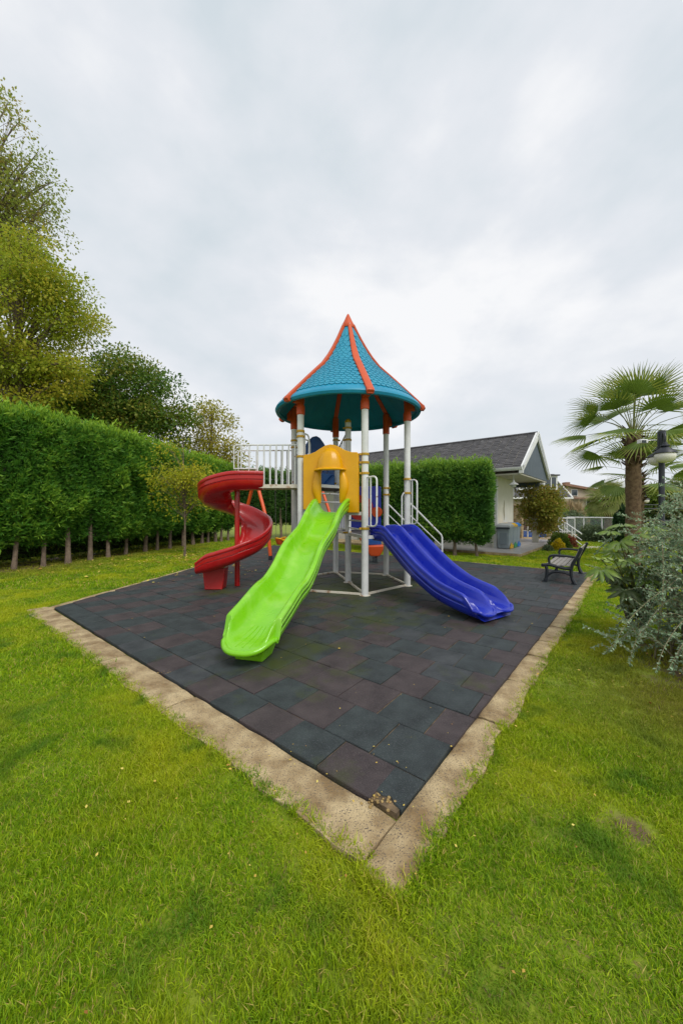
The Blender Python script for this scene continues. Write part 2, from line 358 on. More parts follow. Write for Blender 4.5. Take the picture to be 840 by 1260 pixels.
# ================================================================== SETTING: ground, paving, kerb
PN = Vector((.276, 1.80)); PE = Vector((6.15, 8.98)); PF = Vector((-3.05, 16.4)); PW_ = Vector((-4.51, 5.72))
PAD = [PN, PE, PF, PW_]
GZ = -.05
def ground():
    xs = np.concatenate([np.linspace(-400, -20, 12), np.linspace(-16, 16, 65), np.linspace(20, 400, 12)])
    ys = np.concatenate([np.linspace(-60, -6, 5), np.linspace(-4, 26, 61), np.linspace(30, 900, 16)])
    v = [(x, y, GZ + .012*noise.noise(Vector((x*.7, y*.7, 0)))) for y in ys for x in xs]
    n = len(xs); f = [(j*n+i, j*n+i+1, (j+1)*n+i+1, (j+1)*n+i) for j in range(len(ys)-1) for i in range(n-1)]
    def ex(t, co, out, col):
        # bare earth patches: under the left hedge, near the silver shrub, and one in the right lawn
        g = t.nodes.new('ShaderNodeNewGeometry'); acc = None
        for c, rad in (((-9.2, 10.5, 0), 2.6), ((-8.6, 13, 0), 2.4), ((-7.6, 16, 0), 2.2), ((4.0, 3.4, 0), 1.5), ((3.0, 2.75, 0), .9), ((1.42, 1.76, 0), .16)):
            s = t.nodes.new('ShaderNodeVectorMath'); s.operation = 'DISTANCE'; t.links.new(g.outputs['Position'], s.inputs[0]); s.inputs[1].default_value = c
            r = t.nodes.new('ShaderNodeMapRange'); t.links.new(s.outputs['Value'], r.inputs[0]); r.inputs[1].default_value = rad; r.inputs[2].default_value = rad*.3
            if acc is None: acc = r.outputs[0]
            else:
                a = t.nodes.new('ShaderNodeMath'); a.operation = 'MAXIMUM'; t.links.new(acc, a.inputs[0]); t.links.new(r.outputs[0], a.inputs[1]); acc = a.outputs[0]
        n_ = t.nodes.new('ShaderNodeTexNoise'); n_.inputs['Scale'].default_value = 5; n_.inputs['Detail'].default_value = 6; t.links.new(g.outputs['Position'], n_.inputs[0])
        a = t.nodes.new('ShaderNodeMath'); a.operation = 'MULTIPLY_ADD'; t.links.new(acc, a.inputs[0]); a.inputs[1].default_value = .8; t.links.new(n_.outputs[0], a.inputs[2])
        r = t.nodes.new('ShaderNodeMapRange'); t.links.new(a.outputs[0], r.inputs[0]); r.inputs[1].default_value = .75; r.inputs[2].default_value = 1.05
        x = t.nodes.new('ShaderNodeMix'); x.data_type = 'RGBA'; t.links.new(r.outputs[0], x.inputs[0]); t.links.new(out, x.inputs[6]); x.inputs[7].default_value = (.13, .085, .045, 1)
        return x.outputs[2]
    m = mat('lawn_ground', (.13, .18, .008), .95, (.22, .28, .015), 2.2, .9, 60, world=True, detail=9, speck=((.19, .17, .04), 30, .60), extra=ex)
    mb = MB(); mb.add(v, f); o = mb.build('lawn', m, smooth=True); tag(o, kind='structure'); return o
ground()

def clip(poly, A, B):
    out = []; d = B-A; n = Vector((-d.y, d.x))
    for i in range(len(poly)):
        p, q = poly[i], poly[(i+1) % len(poly)]
        a, b = (p-A).dot(n), (q-A).dot(n)
        if a >= 0: out.append(p)
        if (a >= 0) != (b >= 0): out.append(p+(q-p)*(a/(a-b)))
    return out
def area(p): return abs(sum(p[i].x*p[(i+1) % len(p)].y-p[(i+1) % len(p)].x*p[i].y for i in range(len(p))))/2
pave = tag(empty('rubber_paving', (0, 0, 0)), kind='structure')
pc_ = sum(PAD, Vector((0, 0)))/4
mb = MB(); mb.prism([(p.x, p.y) for p in [q_+(pc_-q_).normalized()*.02 for q_ in PAD]], -.09, -.011); mb.build('sand_bed', M_bed, pave, smooth=False)
UD = Vector((math.cos(R(140.9)), math.sin(R(140.9)))); VD = Vector((math.cos(R(52.8)), math.sin(R(52.8))))
VR = Vector((.63, .777))
TS = .385
tl = [0, .30, .695, 1.10, 1.50, 1.865, 2.235, 2.60]
while tl[-1] < 14: tl.append(tl[-1]+.378)
offs = [.165-.385+.0, .165+.526*.385, .165+.04*.385, .165-.415*.385, .165+.112*.385, .165-.365*.385, .165+.171*.385, .165-.3*.385]
tiles = []
for r_ in range(len(tl)-1):
    so_ = offs[r_] if r_ < len(offs) else (.23 if r_ % 2 == 0 else .045) + RNG.normal()*.02
    for k_ in range(-8, 40):
        s0 = so_+k_*TS; g = .0036
        base = PN
        ring = [base+UD*(s0+g)+VD*(tl[r_]+g), base+UD*(s0+TS-g)+VD*(tl[r_]+g), base+UD*(s0+TS-g)+VD*(tl[r_+1]-g), base+UD*(s0+g)+VD*(tl[r_+1]-g)]
        if r_ == 0 and k_ == 0:
            a_ = PN+UD*.012+VD*.02                 # the broken corner piece
            ring = [PN+UD*.215+VD*.004, PN+UD*.213+VD*.297, PN-UD*.06+VD*.297, PN-UD*.06+VD*.03, PN+UD*.05+VD*.055, PN+UD*.085+VD*.085, PN+UD*.13+VD*.065, PN+UD*.17+VD*.075]
            ring = [ring[0]+VD*.085-UD*.0]+ring[1:]
            ring[0] = PN+UD*.212+VD*.10
        sgn = 1
        c0 = sum(ring, Vector((0, 0)))/len(ring)
        if c0.y > 17 or c0.y < 1: continue
        p = ring
        ok = True
        for A_, B_ in ((PN, PE), (PE, PF), (PF, PW_), (PW_, PN)):
            p = clip(p, A_, B_)
            if len(p) < 3: ok = False; break
        if not ok or area(p) < .006: continue
        # drop duplicates
        q = []
        for a_ in p:
            if not q or (a_-q[-1]).length > .004: q.append(a_)
        if len(q) > 2 and (q[0]-q[-1]).length < .004: q.pop()
        whole = abs(area(q)-area(ring)) < 1e-5 and len(q) == 4
        notch = (c0-Vector((-1.62, 3.42))).length < .2
        c = sum(q, Vector((0, 0)))/len(q)
        tiles.append((c.length, r_, k_, c, q))
tiles.sort(key=lambda t: t[0])
cache = {}; far = MB()
for i, (d, r_, k_, c, q) in enumerate(tiles):
    h = random.random()
    mi = k_ % 2
    if h < .05: mi = 1-mi
    elif h < .13: mi = 2
    if c.x > 2.2 and random.random() < .55: mi = 2
    dz = random.uniform(-.004, .003)
    if i < 300:
        key = (mi, len(q), tuple((round(a.x-c.x, 3), round(a.y-c.y, 3)) for a in q)) 
        if key not in cache:
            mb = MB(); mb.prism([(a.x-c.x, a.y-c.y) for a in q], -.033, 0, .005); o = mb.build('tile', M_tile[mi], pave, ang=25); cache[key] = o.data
        else:
            o = bpy.data.objects.new('tile', cache[key]); COL.objects.link(o); o.parent = pave
        o.location = (c.x, c.y, dz); o.rotation_euler = (random.uniform(-.006, .006), random.uniform(-.006, .006), 0)
    else:
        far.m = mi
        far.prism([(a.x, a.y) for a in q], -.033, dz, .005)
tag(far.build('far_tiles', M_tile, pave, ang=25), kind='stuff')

kerb = tag(empty('kerb', (0, 0, 0)), kind='structure')
def kerb_piece(A, B, w, side, z=-.012, ends=.012):
    """a worn concrete kerb stone from A to B, w wide on the side `side`"""
    d = (B-A); L = d.length; d.normalize(); n = Vector((-d.y, d.x))*side
    nx, ny = max(6, int(L/.05)), 9; v = []; sd = random.random()*50
    for i in range(nx+1):
        for j in range(ny+1):
            s = ends+(L-2*ends)*i/nx; t = w*j/ny
            ed = min(i, nx-i, 1.5)*.004+min(j, ny-j, 1.4)*.0065
            p = A+d*s+n*t
            wob = .034*noise.noise(Vector((s*2.6, sd, 3)))+.012*noise.noise(Vector((s*9, sd, 7)))
            if j == ny: p = p+n*wob
            zz = z-.016+ed+.009*noise.noise(Vector((p.x*5, p.y*5, sd)))+.004*noise.noise(Vector((p.x*19, p.y*19, sd)))
            v.append((p.x, p.y, zz))
    f = [(i*(ny+1)+j, i*(ny+1)+j+1, (i+1)*(ny+1)+j+1, (i+1)*(ny+1)+j) for i in range(nx) for j in range(ny)]
    m = len(v); rim = [i*(ny+1) for i in range(nx+1)]+[nx*(ny+1)+j for j in range(1, ny+1)]+[i*(ny+1)+ny for i in range(nx-1, -1, -1)]+[j for j in range(ny-1, 0, -1)]
    v += [(v[a][0], v[a][1], -.13) for a in rim]; k = len(rim)
    f += [(rim[i], rim[(i+1) % k], m+(i+1) % k, m+i) for i in range(k)]
    mb = MB(); mb.add(v, f); return mb.build('kerb_stone', M_kerb, kerb, ang=50)
ts = [-.325, 1.16, 1.95, 2.69, 3.26, 3.95, 4.7, 5.5, 6.3, 7.2, 8.2, 9.5]
for a, b in zip(ts[:-1], ts[1:]): kerb_piece(PN+VR*a-UD*.004, PN+VR*b-UD*.004, .205, -1)
ts = [-.01, 1.9, 3.3, 4.7, 6.45]
for a, b in zip(ts[:-1], ts[1:]): kerb_piece(PN+UD*a-VR*.006, PN+UD*b-VR*.006, .28, 1)
dl = (PF-PW_).normalized(); LL = (PF-PW_).length
for a in range(5): kerb_piece(PW_+dl*(a*LL/5-.15*(a == 0)), PW_+dl*((a+1)*LL/5), .15, 1)
dl = (PE-PF).normalized(); LL = (PE-PF).length
for a in range(6): kerb_piece(PF+dl*(a*LL/6), PF+dl*((a+1)*LL/6), .13, 1)
# stones and dry leaves in the gap of the broken corner and beside the left edge
mb = MB()
for cx, cy, n_ in ((PN+UD*.12+VR*.03).to_tuple()+(26,), (PN+UD*2.47+VR*.06).to_tuple()+(22,)):
    for i in range(n_):
        x, y = cx+random.gauss(0, .045), cy+random.gauss(0, .03); r = random.uniform(.004, .011)
        mb.lathe([(0, -r*.6), (r*.8, -r*.3), (r, 0), (r*.7, r*.5), (0, r*.65)], (x, y, -.008), 7)
tag(mb.build('gap_stones', mat('brown_stones', (.15, .09, .03), .9, (.42, .30, .12), 60)), kind='stuff')

# ================================================================== PLAY TOWER
TC = Vector((.14, 7.75, 0)); TR = 1.25; PH = -77
def post_pos(i): a = R(PH+60*i); return TC+Vector((math.cos(a), math.sin(a), 0))*TR
A, B, C, D, G, F = [post_pos(i) for i in range(6)]; E = TC.copy()
tower = empty('play_tower', (TC.x, TC.y, 0))
tag(tower, 'large playground tower with blue shingled roof, white posts and three plastic slides', 'play tower')
OFF = Vector((TC.x, TC.y, 0))
def tpart(mb, name, m, parent=None, **k):
    mb.v = [(x-OFF.x, y-OFF.y, z) for x, y, z in mb.v]
    return mb.build(name, m, parent or tower, **k)
PR = .064
clamps = {'A': [2.538, 2.387, 2.195, 1.204], 'B': [2.166, 1.883], 'C': [2.065, 1.91], 'D': [3.27, 2.2], 'G': [3.09, 2.94], 'F': [3.03, 2.93, 2.55], 'E': [3.287, 3.036, 1.064]}
for nm, p in (('A', A), ('B', B), ('C', C), ('D', D), ('G', G), ('F', F), ('E', E)):
    mb = MB(); top = 3.4 if nm != 'E' else 3.42
    mb.lathe([(0, 0), (PR, 0), (PR, top), (0, top)], p, 20)
    po = tpart(mb, 'post', M_steel)
    if nm == 'E':
        mb = MB(); mb.lathe([(PR+.004, 3.40), (PR+.005, 3.43), (PR*.8, 3.465), (PR*.4, 3.485), (0, 3.49)], p, 16); tpart(mb, 'post_cap', M_clamp, po)
    mb = MB()
    mb.lathe([(PR, 0), (PR+.035, .0), (PR+.035, .008), (PR, .008)], p, 20); tpart(mb, 'base_plate', M_rust, po)
    for z in clamps[nm]:
        mb = MB(); mb.lathe([(PR-.002, z-.022), (PR+.011, z-.020), (PR+.014, z), (PR+.011, z+.020), (PR-.002, z+.022)], p, 20)
        q = (p-TC); q = q.normalized() if q.length > .1 else Vector((0, -1, 0)); q = Vector((q.y, -q.x, 0))
        mb.box(p+q*(PR+.02)+Vector((0, 0, z)), (.05, .035, .034), math.atan2(q.y, q.x))
        tpart(mb, 'clamp', M_clamp, po)
# ground ring
for a, b in ((A, B), (B, C), (C, D), (D, G), (G, F), (F, A), (D, E), (E, A)):
    mb = MB(); d = (b-a); rz = math.atan2(d.y, d.x)
    mb.box((a+b)/2+Vector((0, 0, .022)), (d.length-.1, .038, .034), rz); tpart(mb, 'ground_bar', M_rust, smooth=False)

# ---- roof
prof = [(1.53, 3.60), (1.50, 3.655), (1.40, 3.745), (1.25, 3.905), (1.11, 4.045), (.90, 4.255), (.67, 4.48), (.52, 4.68), (.405, 4.865), (.28, 5.09), (.19, 5.27), (.10, 5.46)]
rz_ = catmull([(a, b, 0) for a, b in prof], 4)
def zr(r): pts = sorted([(p.x, p.y) for p in rz_]); return interp(r, [p[0] for p in pts], [p[1] for p in pts])
shell = MB()
outer = [(p.x, p.y) for p in rz_]
inner = [(max(p.x-.022, .03), p.y-.04) for p in rz_[5:]][::-1]
lip = [(1.44, 3.70), (1.455, 3.63), (1.44, 3.565), (1.47, 3.545), (1.51, 3.555)]
# inner skin carries shallow radial folds
n_ = 72; ring_prof = inner+lip+outer
vv = []
for (r, z) in ring_prof:
    for j in range(n_):
        th = 2*math.pi*j/n_; dz = 0
        vv.append((TC.x+r*math.cos(th), TC.y+r*math.sin(th), z))
k_ = len(ring_prof)
ff = [(i*n_+j, i*n_+(j+1) % n_, (i+1)*n_+(j+1) % n_, (i+1)*n_+j) for i in range(k_-1) for j in range(n_)]
shell.add(vv, ff); roof = tpart(shell, 'roof', M_teal)
# radial seams under the roof
for i in range(24):
    if i % 4 == 0: continue
    th = R(PH+15*i); mb = MB(); pts = []
    for r in (1.42, 1.2, .95, .7, .5): pts.append((TC.x+r*math.cos(th), TC.y+r*math.sin(th), zr(r)-.055))
    mb.tube(pts, .011, 6); tpart(mb, 'roof_seam', M_teal, roof)
# scale relief
for s in range(6):
    mb = MB(); a0 = R(PH+60*s); a1 = a0+R(60); r = 1.40; row = 0
    while r > .20:
        z = zr(r); r2 = max(r-.085, .12); z2 = zr(r2); slope = Vector((r2-r, z2-z)); ln = slope.length
        half = math.asin(min(.9, (.055)/r))
        span = (a1-a0)-2*half; arcw = span*r; n = max(1, int(round(arcw/.105))); wd = span/n
        nn = n if row % 2 == 0 else n-1; st = a0+half+(0 if row % 2 == 0 else wd/2)
        for q in range(max(nn, 0)):
            c = st+wd*(q+.5); hw = wd/2*.97; pts = []
            def pt(da, t, lift):           # t: 0 bottom .. 1 top
                rr = r+(r2-r)*t; zz = z+(z2-z)*t
                nr, nz = -slope.y/ln, slope.x/ln
                if nz < 0: nr, nz = -nr, -nz
                return (TC.x+(rr+nr*lift)*math.cos(c+da), TC.y+(rr+nr*lift)*math.sin(c+da), zz+nz*lift)
            jit = random.uniform(-.0015, .0015)
            up = [pt(hw*math.sin(R(x)), .38-.42*math.cos(R(x)), .014+jit) for x in (-90, -60, -30, 0, 30, 60, 90)]
            lo = [pt(hw*math.sin(R(x)), .38-.42*math.cos(R(x)), -.004) for x in (-90, -60, -30, 0, 30, 60, 90)]
            tp = [pt(hw, 1.25, .001), pt(-hw, 1.25, .001)]
            v = up+lo+tp
            f = [tuple(range(7))+(14, 15)]+[(i, 7+i, 8+i, i+1) for i in range(6)]
            mb.add(v, f)
        r = r-.072*(ln/.11)**0*(.085/ln)*1.15 if ln > 0 else r-.07; row += 1
    tag(tpart(mb, 'shingle_relief', M_teal2, roof, ang=20), kind='stuff')
# orange ribs, sockets, arms, finial
for i in range(6):
    a = R(PH+60*i); dr = Vector((math.cos(a), math.sin(a), 0)); pr = Vector((-dr.y, dr.x, 0)); mb = MB(); secs = []
    rs = [1.575, 1.56, 1.52, 1.45, 1.3, 1.11, .9, .67, .52, .405, .28, .19, .11]
    for j, r in enumerate(rs):
        z = zr(min(r, 1.53)); 
        if j == 0: z -= .05
        if j == 1: z -= .01
        w = .066 if r > .6 else .034+.032*(r-.1)/.5
        up = Vector((0, 0, 1))*.75+dr*.66; h = .05
        base = TC+dr*r+Vector((0, 0, z))
        secs.append([base-pr*w-up*.02, base-pr*w+up*h*.75, base-pr*w*.6+up*h, base+pr*w*.6+up*h, base+pr*w+up*h*.75, base+pr*w-up*.02])
    mb.sweep(secs); 
    # hooked tip under the eave
    tip = TC+dr*1.545+Vector((0, 0, 3.575)); mb.box(tip, (.06, .10, .07), a)
    rib = tpart(mb, 'roof_rib', M_oran, roof, ang=50)
    mb = MB(); secs = []
    for r in (1.30, 1.12, .9, .7, .5):
        z = zr(r)-.05; w = .05
        base = TC+dr*r+Vector((0, 0, z)); 
        secs.append([base-pr*w+Vector((0, 0, .03)), base-pr*w-Vector((0, 0, .04)), base-pr*w*.5-Vector((0, 0, .055)), base+pr*w*.5-Vector((0, 0, .055)), base+pr*w-Vector((0, 0, .04)), base+pr*w+Vector((0, 0, .03))])
    mb.sweep(secs); tpart(mb, 'roof_arm', M_oran, roof)
    p = TC+dr*TR; mb = MB(); zt = 3.80
    mb.lathe([(.064, 3.34), (.078, 3.34), (.080, 3.36), (.080, 3.50), (.066, 3.53), (.074, zt)], p, 18)
    mb.box(p+Vector((0, 0, 3.66))+dr*.05, (.20, .115, .22), a)
    tpart(mb, 'socket', M_oran, roof, bevel=.01)
mb = MB(); mb.lathe([(.145, 5.40), (.15, 5.43), (.125, 5.49), (.085, 5.57), (.045, 5.66), (.026, 5.70), (.014, 5.72), (0, 5.725)], TC, 18)
fin = tpart(mb, 'finial', M_oran, roof, ang=60)
for i in range(6):
    mb = MB(); a = R(PH+60*i); mb.lathe([(0, -.012), (.014, -.008), (.016, 0), (.014, .008), (0, .012)], TC+Vector((math.cos(a), math.sin(a), 0))*.15+Vector((0, 0, 5.445)), 8)
    tpart(mb, 'bolt', M_steelgrey, roof)

# ---- platforms
def platform(ring, z, nm='platform'):
    mb = MB(); c = sum(ring, Vector((0, 0, 0)))/len(ring)
    rg = [((p-c)*.97+c) for p in ring]; a_ = sum(rg[i].x*rg[(i+1) % len(rg)].y-rg[(i+1) % len(rg)].x*rg[i].y for i in range(len(rg)))
    if a_ < 0: rg = rg[::-1]
    mb.prism([(p.x, p.y) for p in rg], z-.045, z); o = tpart(mb, nm, M_deck, smooth=False)
    for i in range(len(ring)):
        p, q = ring[i], ring[(i+1) % len(ring)]; d = q-p; mb = MB()
        mb.box((p+q)/2+Vector((0, 0, z-.028)), (d.length-.1, .035, .06), math.atan2(d.y, d.x)); tpart(mb, 'edge_bar', M_steel, o, smooth=False)
ZL, ZM, ZH = 1.07, 1.50, 2.05
platform([A, B, C, D, E], ZL); platform([F, A, E], ZM); platform([F, E, D, G], ZH)
def bars(p, q, z0, z1, n, name='guard_rail', dip=0, topz=None, r=.014):
    mb = MB(); zt = z1 if topz is None else topz
    mb.tube([p+Vector((0, 0, z1)), q+Vector((0, 0, zt))], .017, 8)
    g = tpart(mb, name, M_rail); mb = MB(); mb.tube([p+Vector((0, 0, z0)), q+Vector((0, 0, z0))], .015, 8); tpart(mb, 'bottom_rail', M_rail, g)
    for i in range(n):
        t = (i+.5)/n; b = p.lerp(q, t); mb = MB(); mb.tube([b+Vector((0, 0, z0)), b+Vector((0, 0, z1+(zt-z1)*t))], r, 8); tpart(mb, 'baluster', M_rail, g)
    return g
def ins(p, q, d): u = (q-p).normalized(); return p+u*d, q-u*d
p, q = ins(D, E, .08); bars(p, q, ZH+.08, ZH+.92, 6, topz=3.22); bars(p, q, ZL+.05, ZH-.10, 7)
# ladders between levels
def ladder(p, q, zs, z0, z1):
    p, q = ins(p, q, .08); mb = MB(); pass
    mb.tube([p+Vector((0, 0, z0)), p+Vector((0, 0, z1))], .015, 8); 
    g = tpart(mb, 'ladder', M_rail); mb = MB(); mb.tube([q+Vector((0, 0, z0)), q+Vector((0, 0, z1))], .015, 8); tpart(mb, 'side_rail', M_rail, g)
    for z in zs: mb = MB(); mb.tube([p+Vector((0, 0, z)), q+Vector((0, 0, z))], .016, 8); tpart(mb, 'rung', M_rail, g)
ladder(F, E, [1.70, 1.87], ZM, ZH); ladder(E, A, [1.17, 1.33], ZL, ZM)
# hand loops
def loop(p, d, l, z0, z1, mid=True, name='hand_loop'):
    d = d.normalized(); r = .08; mb = MB()
    pts = [p+Vector((0, 0, z0))]+[p+d*(l-r)+Vector((0, 0, z0))]+[p+d*(l-r+r*math.sin(R(x)))+Vector((0, 0, z0+r-r*math.cos(R(x)))) for x in (30, 60, 90)]
    pts += [p+d*(l-r+r*math.cos(R(x)))+Vector((0, 0, z1-r+r*math.sin(R(x)))) for x in (0, 30, 60, 90)]+[p+Vector((0, 0, z1))]
    mb.tube(pts, .016, 8); g = tpart(mb, name, M_rail)
    if mid: mb = MB(); mb.tube([p+d*(l*.5)+Vector((0, 0, z0)), p+d*(l*.5)+Vector((0, 0, z1))], .014, 8); tpart(mb, 'baluster', M_rail, g)
BD = Vector((.563, -.826, 0))
loop(A, BD, .33, 1.25, 2.12); loop(B, BD, .27, 1.26, 2.14)
loop(F, (E-F), .20, 2.2, 3.0); loop(F+(G-F)*.35, (E-F), .30, 2.15, 2.98)
# ---- stair on the right
SD = Vector((.974, .225, 0)); n_st = 5
st = None
for side in (B, C):
    stair = MB()
    a = side+Vector((0, 0, ZL-.02)); b = side+SD*1.15+Vector((0, 0, .03)); rz = math.atan2(SD.y, SD.x)
    M_ = Matrix.Rotation(rz, 3, 'Z') @ Matrix.Rotation(math.atan2(ZL-.05, 1.15), 3, 'Y')
    stair.box((a+b)/2, ((b-a).length, .03, .12), M=M_)
    if st is None: st = tpart(stair, 'stair', M_steel, smooth=False)
    else: tpart(stair, 'stringer', M_steel, st, smooth=False)
for i in range(n_st):
    t = (i+.6)/n_st; mb = MB(); c = (B+C)/2+SD*(1.15*t); mb.box(c+Vector((0, 0, ZL*(1-t)+.02)), (.22, (C-B).length-.05, .03), math.atan2(SD.y, SD.x)); tpart(mb, 'tread', M_deck, st, smooth=False)
for side in (B, C):
    mb = MB(); L_ = .72; p0 = side+SD*.03
    for dz in (0, -.22, -.44):
        zt = 1.68+dz; zb = 1.03+dz
        if dz == 0: mb.tube([p0+Vector((0, 0, 1.1)), p0+Vector((0, 0, zt-.06)), p0+SD*.03+Vector((0, 0, zt)), p0+SD*L_+Vector((0, 0, zb)), p0+SD*(L_+.025)+Vector((0, 0, zb-.06)), p0+SD*(L_+.025)+Vector((0, 0, .32))], .017, 8)
        else: mb.tube([p0+Vector((0, 0, zt)), p0+SD*L_+Vector((0, 0, zb))], .012, 8)
    tpart(mb, 'stair_rail', M_rail, st)
mb = MB(); pB = B-SD*.09+Vector((-.03, -.03, 0)); mb.tube([pB+Vector((0, 0, 1.12)), pB+Vector((0, 0, 1.82)), pB+Vector((.03, 0, 1.88)), B+Vector((0, 0, 1.88))], .015, 8); tpart(mb, 'hand_loop', M_rail)

# ---- walkway to the spiral slide
wx0, wx1, wy0, wy1 = -1.62, -.85, 7.04, 7.62
walk = MB(); walk.box(((wx0+wx1)/2, (wy0+wy1)/2, ZH-.035), (wx1-wx0, wy1-wy0-.06, .03)); wk = tpart(walk, 'walkway', M_deck, smooth=False)
for y in (wy0, wy1): mb = MB(); mb.box(((wx0+wx1)/2, y, ZH-.05), (wx1-wx0+.06, .035, .07)); tpart(mb, 'edge_bar', M_rust, wk, smooth=False)
for y, zt in ((wy0, 2.80), (wy1, 2.79)):
    mb = MB(); xl = -2.08 if y == wy0 else -2.16
    pts = [Vector((wx1+.02, y, zt)), Vector((xl+.05, y, zt)), Vector((xl+.012, y, zt-.02)), Vector((xl, y, zt-.06)), Vector((xl, y, 2.34)), Vector((wx0, y, 2.34))]
    mb.tube(pts, .015, 8); mb.tube([Vector((wx0, y, 2.34)), Vector((wx0, y, ZH-.06))], .014, 8)
    rl = tpart(mb, 'walkway_rail', M_rail)
    for i in range(7):
        x = wx0+(wx1-wx0)*(i+.0)/6.4
        mb = MB(); mb.tube([Vector((x, y, ZH-.02)), Vector((x, y, zt))], .0145, 8); tpart(mb, 'baluster', M_rail, rl)
    for x in (-1.78, -1.94):
        mb = MB(); mb.tube([Vector((x, y, 2.34)), Vector((x, y, zt))], .0135, 8); tpart(mb, 'baluster', M_rail, rl)

# ---- slide cross sections
def chute(Wh, rim, lanes=1):
    """closed section (w, h, kind) of a slide; kind scales with the rim height"""
    pts = []
    if lanes == 1:
        i_ = [(Wh-.088, .76), (Wh-.104, .50), (Wh-.13, .26), (Wh-.165, .10), (Wh-.205, .025), (Wh-.26, 0)]
        right = [(Wh-.004, .80), (Wh, .92), (Wh-.014, .985), (Wh-.036, 1.0), (Wh-.058, .985), (Wh-.075, .91)]+i_
        inner = [(w, h) for w, h in right]; left = [(-w, h) for w, h in right[::-1]]
        top = inner[0:]+left
        # side flank with grooves
        fl = [(-Wh+.006, .76), (-Wh+.026, .73), (-Wh+.025, .68), (-Wh+.006, .65), (-Wh+.008, .47), (-Wh+.028, .44), (-Wh+.027, .39), (-Wh+.012, .36), (-Wh+.022, .12), (-Wh+.05, -.02), (-Wh+.085, -.16), (-Wh+.14, -.25)]
        bot = fl+[(-w, h) for w, h in fl[::-1]]
        return top+bot
    q = Wh
    lane = lambda c: [(c+.14, .35), (c+.115, .12), (c+.07, .02), (c, 0), (c-.07, .02), (c-.115, .12), (c-.14, .35)]
    top = [(q-.010, .80), (q-.004, .93), (q-.022, 1.0), (q-.042, .98), (q-.06, .8)]+lane(q/2-.005)+[(.040, .78), (.028, .95), (0, 1.0), (-.028, .95), (-.040, .78)]+lane(-q/2+.005)+[(-q+.06, .8), (-q+.042, .98), (-q+.022, 1.0), (-q+.004, .93), (-q+.010, .80)]
    fl = [(-q+.006, .72), (-q+.024, .69), (-q+.023, .64), (-q+.006, .60), (-q+.010, .30), (-q+.028, .26), (-q+.027, .20), (-q+.014, .16), (-q+.030, -.08), (-q+.07, -.4), (-q+.12, -.5)]
    return top+fl+[(-w, h) for w, h in fl[::-1]]
def straight_slide(start, d, Ls, bed, rimh, Wf, Lend, lanes, lobe, th=.05, n=60):
    d = Vector((d[0], d[1], 0)).normalized(); lat = Vector((-d.y, d.x, 0)); secs = []
    for i in range(n+1):
        L = Lend*i/n; ring = []
        for (w, hh) in chute(Wf(L), 0, lanes):
            k = sst((L-(Lend-.45))/.45); Lw = L-lobe(w, Wf(L))*k*(.45 if L < Lend else 1)*(1)
            Lw = L-lobe(w, Wf(L))*k
            b = smoothi(Ls, bed, Lw) if False else interp(Lw, BX, BY); rh = interp(L, RX, RY)
            # local slope frame
            sl = (interp(Lw+.03, BX, BY)-interp(Lw-.03, BX, BY))/.06; up = Vector((-d.x*sl, -d.y*sl, 1)).normalized()
            h = hh*rh if hh >= 0 else hh*.20
            ring.append(start+d*Lw+lat*w+Vector((0, 0, b))+up*h*(1 if hh >= 0 else 1))
        secs.append(ring)
    return secs
def table(xs, ys):
    c = catmull([(a, b, 0) for a, b in zip(xs, ys)], 8); return [p.x for p in c], [p.y for p in c]
# green wave slide
GS = Vector((-.15, 6.70, 0)); GE = Vector((-.985, 3.46, 0)); gL = (GE-GS).length
BX, BY = table([x*gL for x in (-.06, 0, .07, .16, .27, .36, .45, .55, .64, .72, .82, .9, .96, 1.0, 1.04)], [1.50, 1.50, 1.47, 1.34, 1.10, .98, .86, .62, .47, .41, .29, .21, .185, .16, .10])
RX, RY = table([x*gL for x in (-.06, 0, .05, .15, .5, .8, .90, .94, .97, .985, 1.0)], [.22, .25, .25, .23, .225, .225, .22, .20, .155, .10, .035])
mb = MB(); secs = straight_slide(GS, GE-GS, None, None, None, lambda L: .315+.035*max(0, 1-L/.5), gL, 1, lambda w, W_: .25*(1-math.sqrt(max(0, 1-min(1, abs(w)/(W_-.06))**2.4))), n=90); endg = secs[-1]
mb.sweep(secs, prof=[(w, h*.2) for w, h in chute(.315, 0, 1)]); gs = tpart(mb, 'slide', M_green, ang=70); tag(gs, 'lime green wavy slide')
mb = MB(); mb.tube(catmull([p+Vector((0, 0, -.012)) for p in endg[2:22]], 3), .030, 8); tpart(mb, 'rolled_lip', M_green, gs, ang=80)
gd = (GE-GS).normalized(); gl = Vector((-gd.y, gd.x, 0)); c = GS+gd*(gL-.32)
mb = MB(); tw, bw = .20, .15; secs = []
for z, w, l in ((.135, .19, .16), (.07, .17, .135), (.0, .15, .115)):
    secs.append([c+gd*l+gl*w+Vector((0, 0, z)), c+gd*l-gl*w+Vector((0, 0, z)), c-gd*l-gl*w+Vector((0, 0, z)), c-gd*l+gl*w+Vector((0, 0, z))])
mb.sweep(secs); tpart(mb, 'slide_foot', M_green, gs, bevel=.012)
for w in (-.12, -.06, 0, .06, .12):                  # moulded grip ridges on the run-out
    mb = MB(); pts = []
    for i in range(9):
        L = gL*(.85+.125*i/8); pts.append(GS+gd*L+gl*(w*(1+.5*(i/8-.5)))+Vector((0, 0, interp(L, BX, BY)+.001+.15*max(0, abs(w)-.09)**1.2)))
    mb.tube(pts, .006, 6); tpart(mb, 'grip_ridge', M_green, gs)
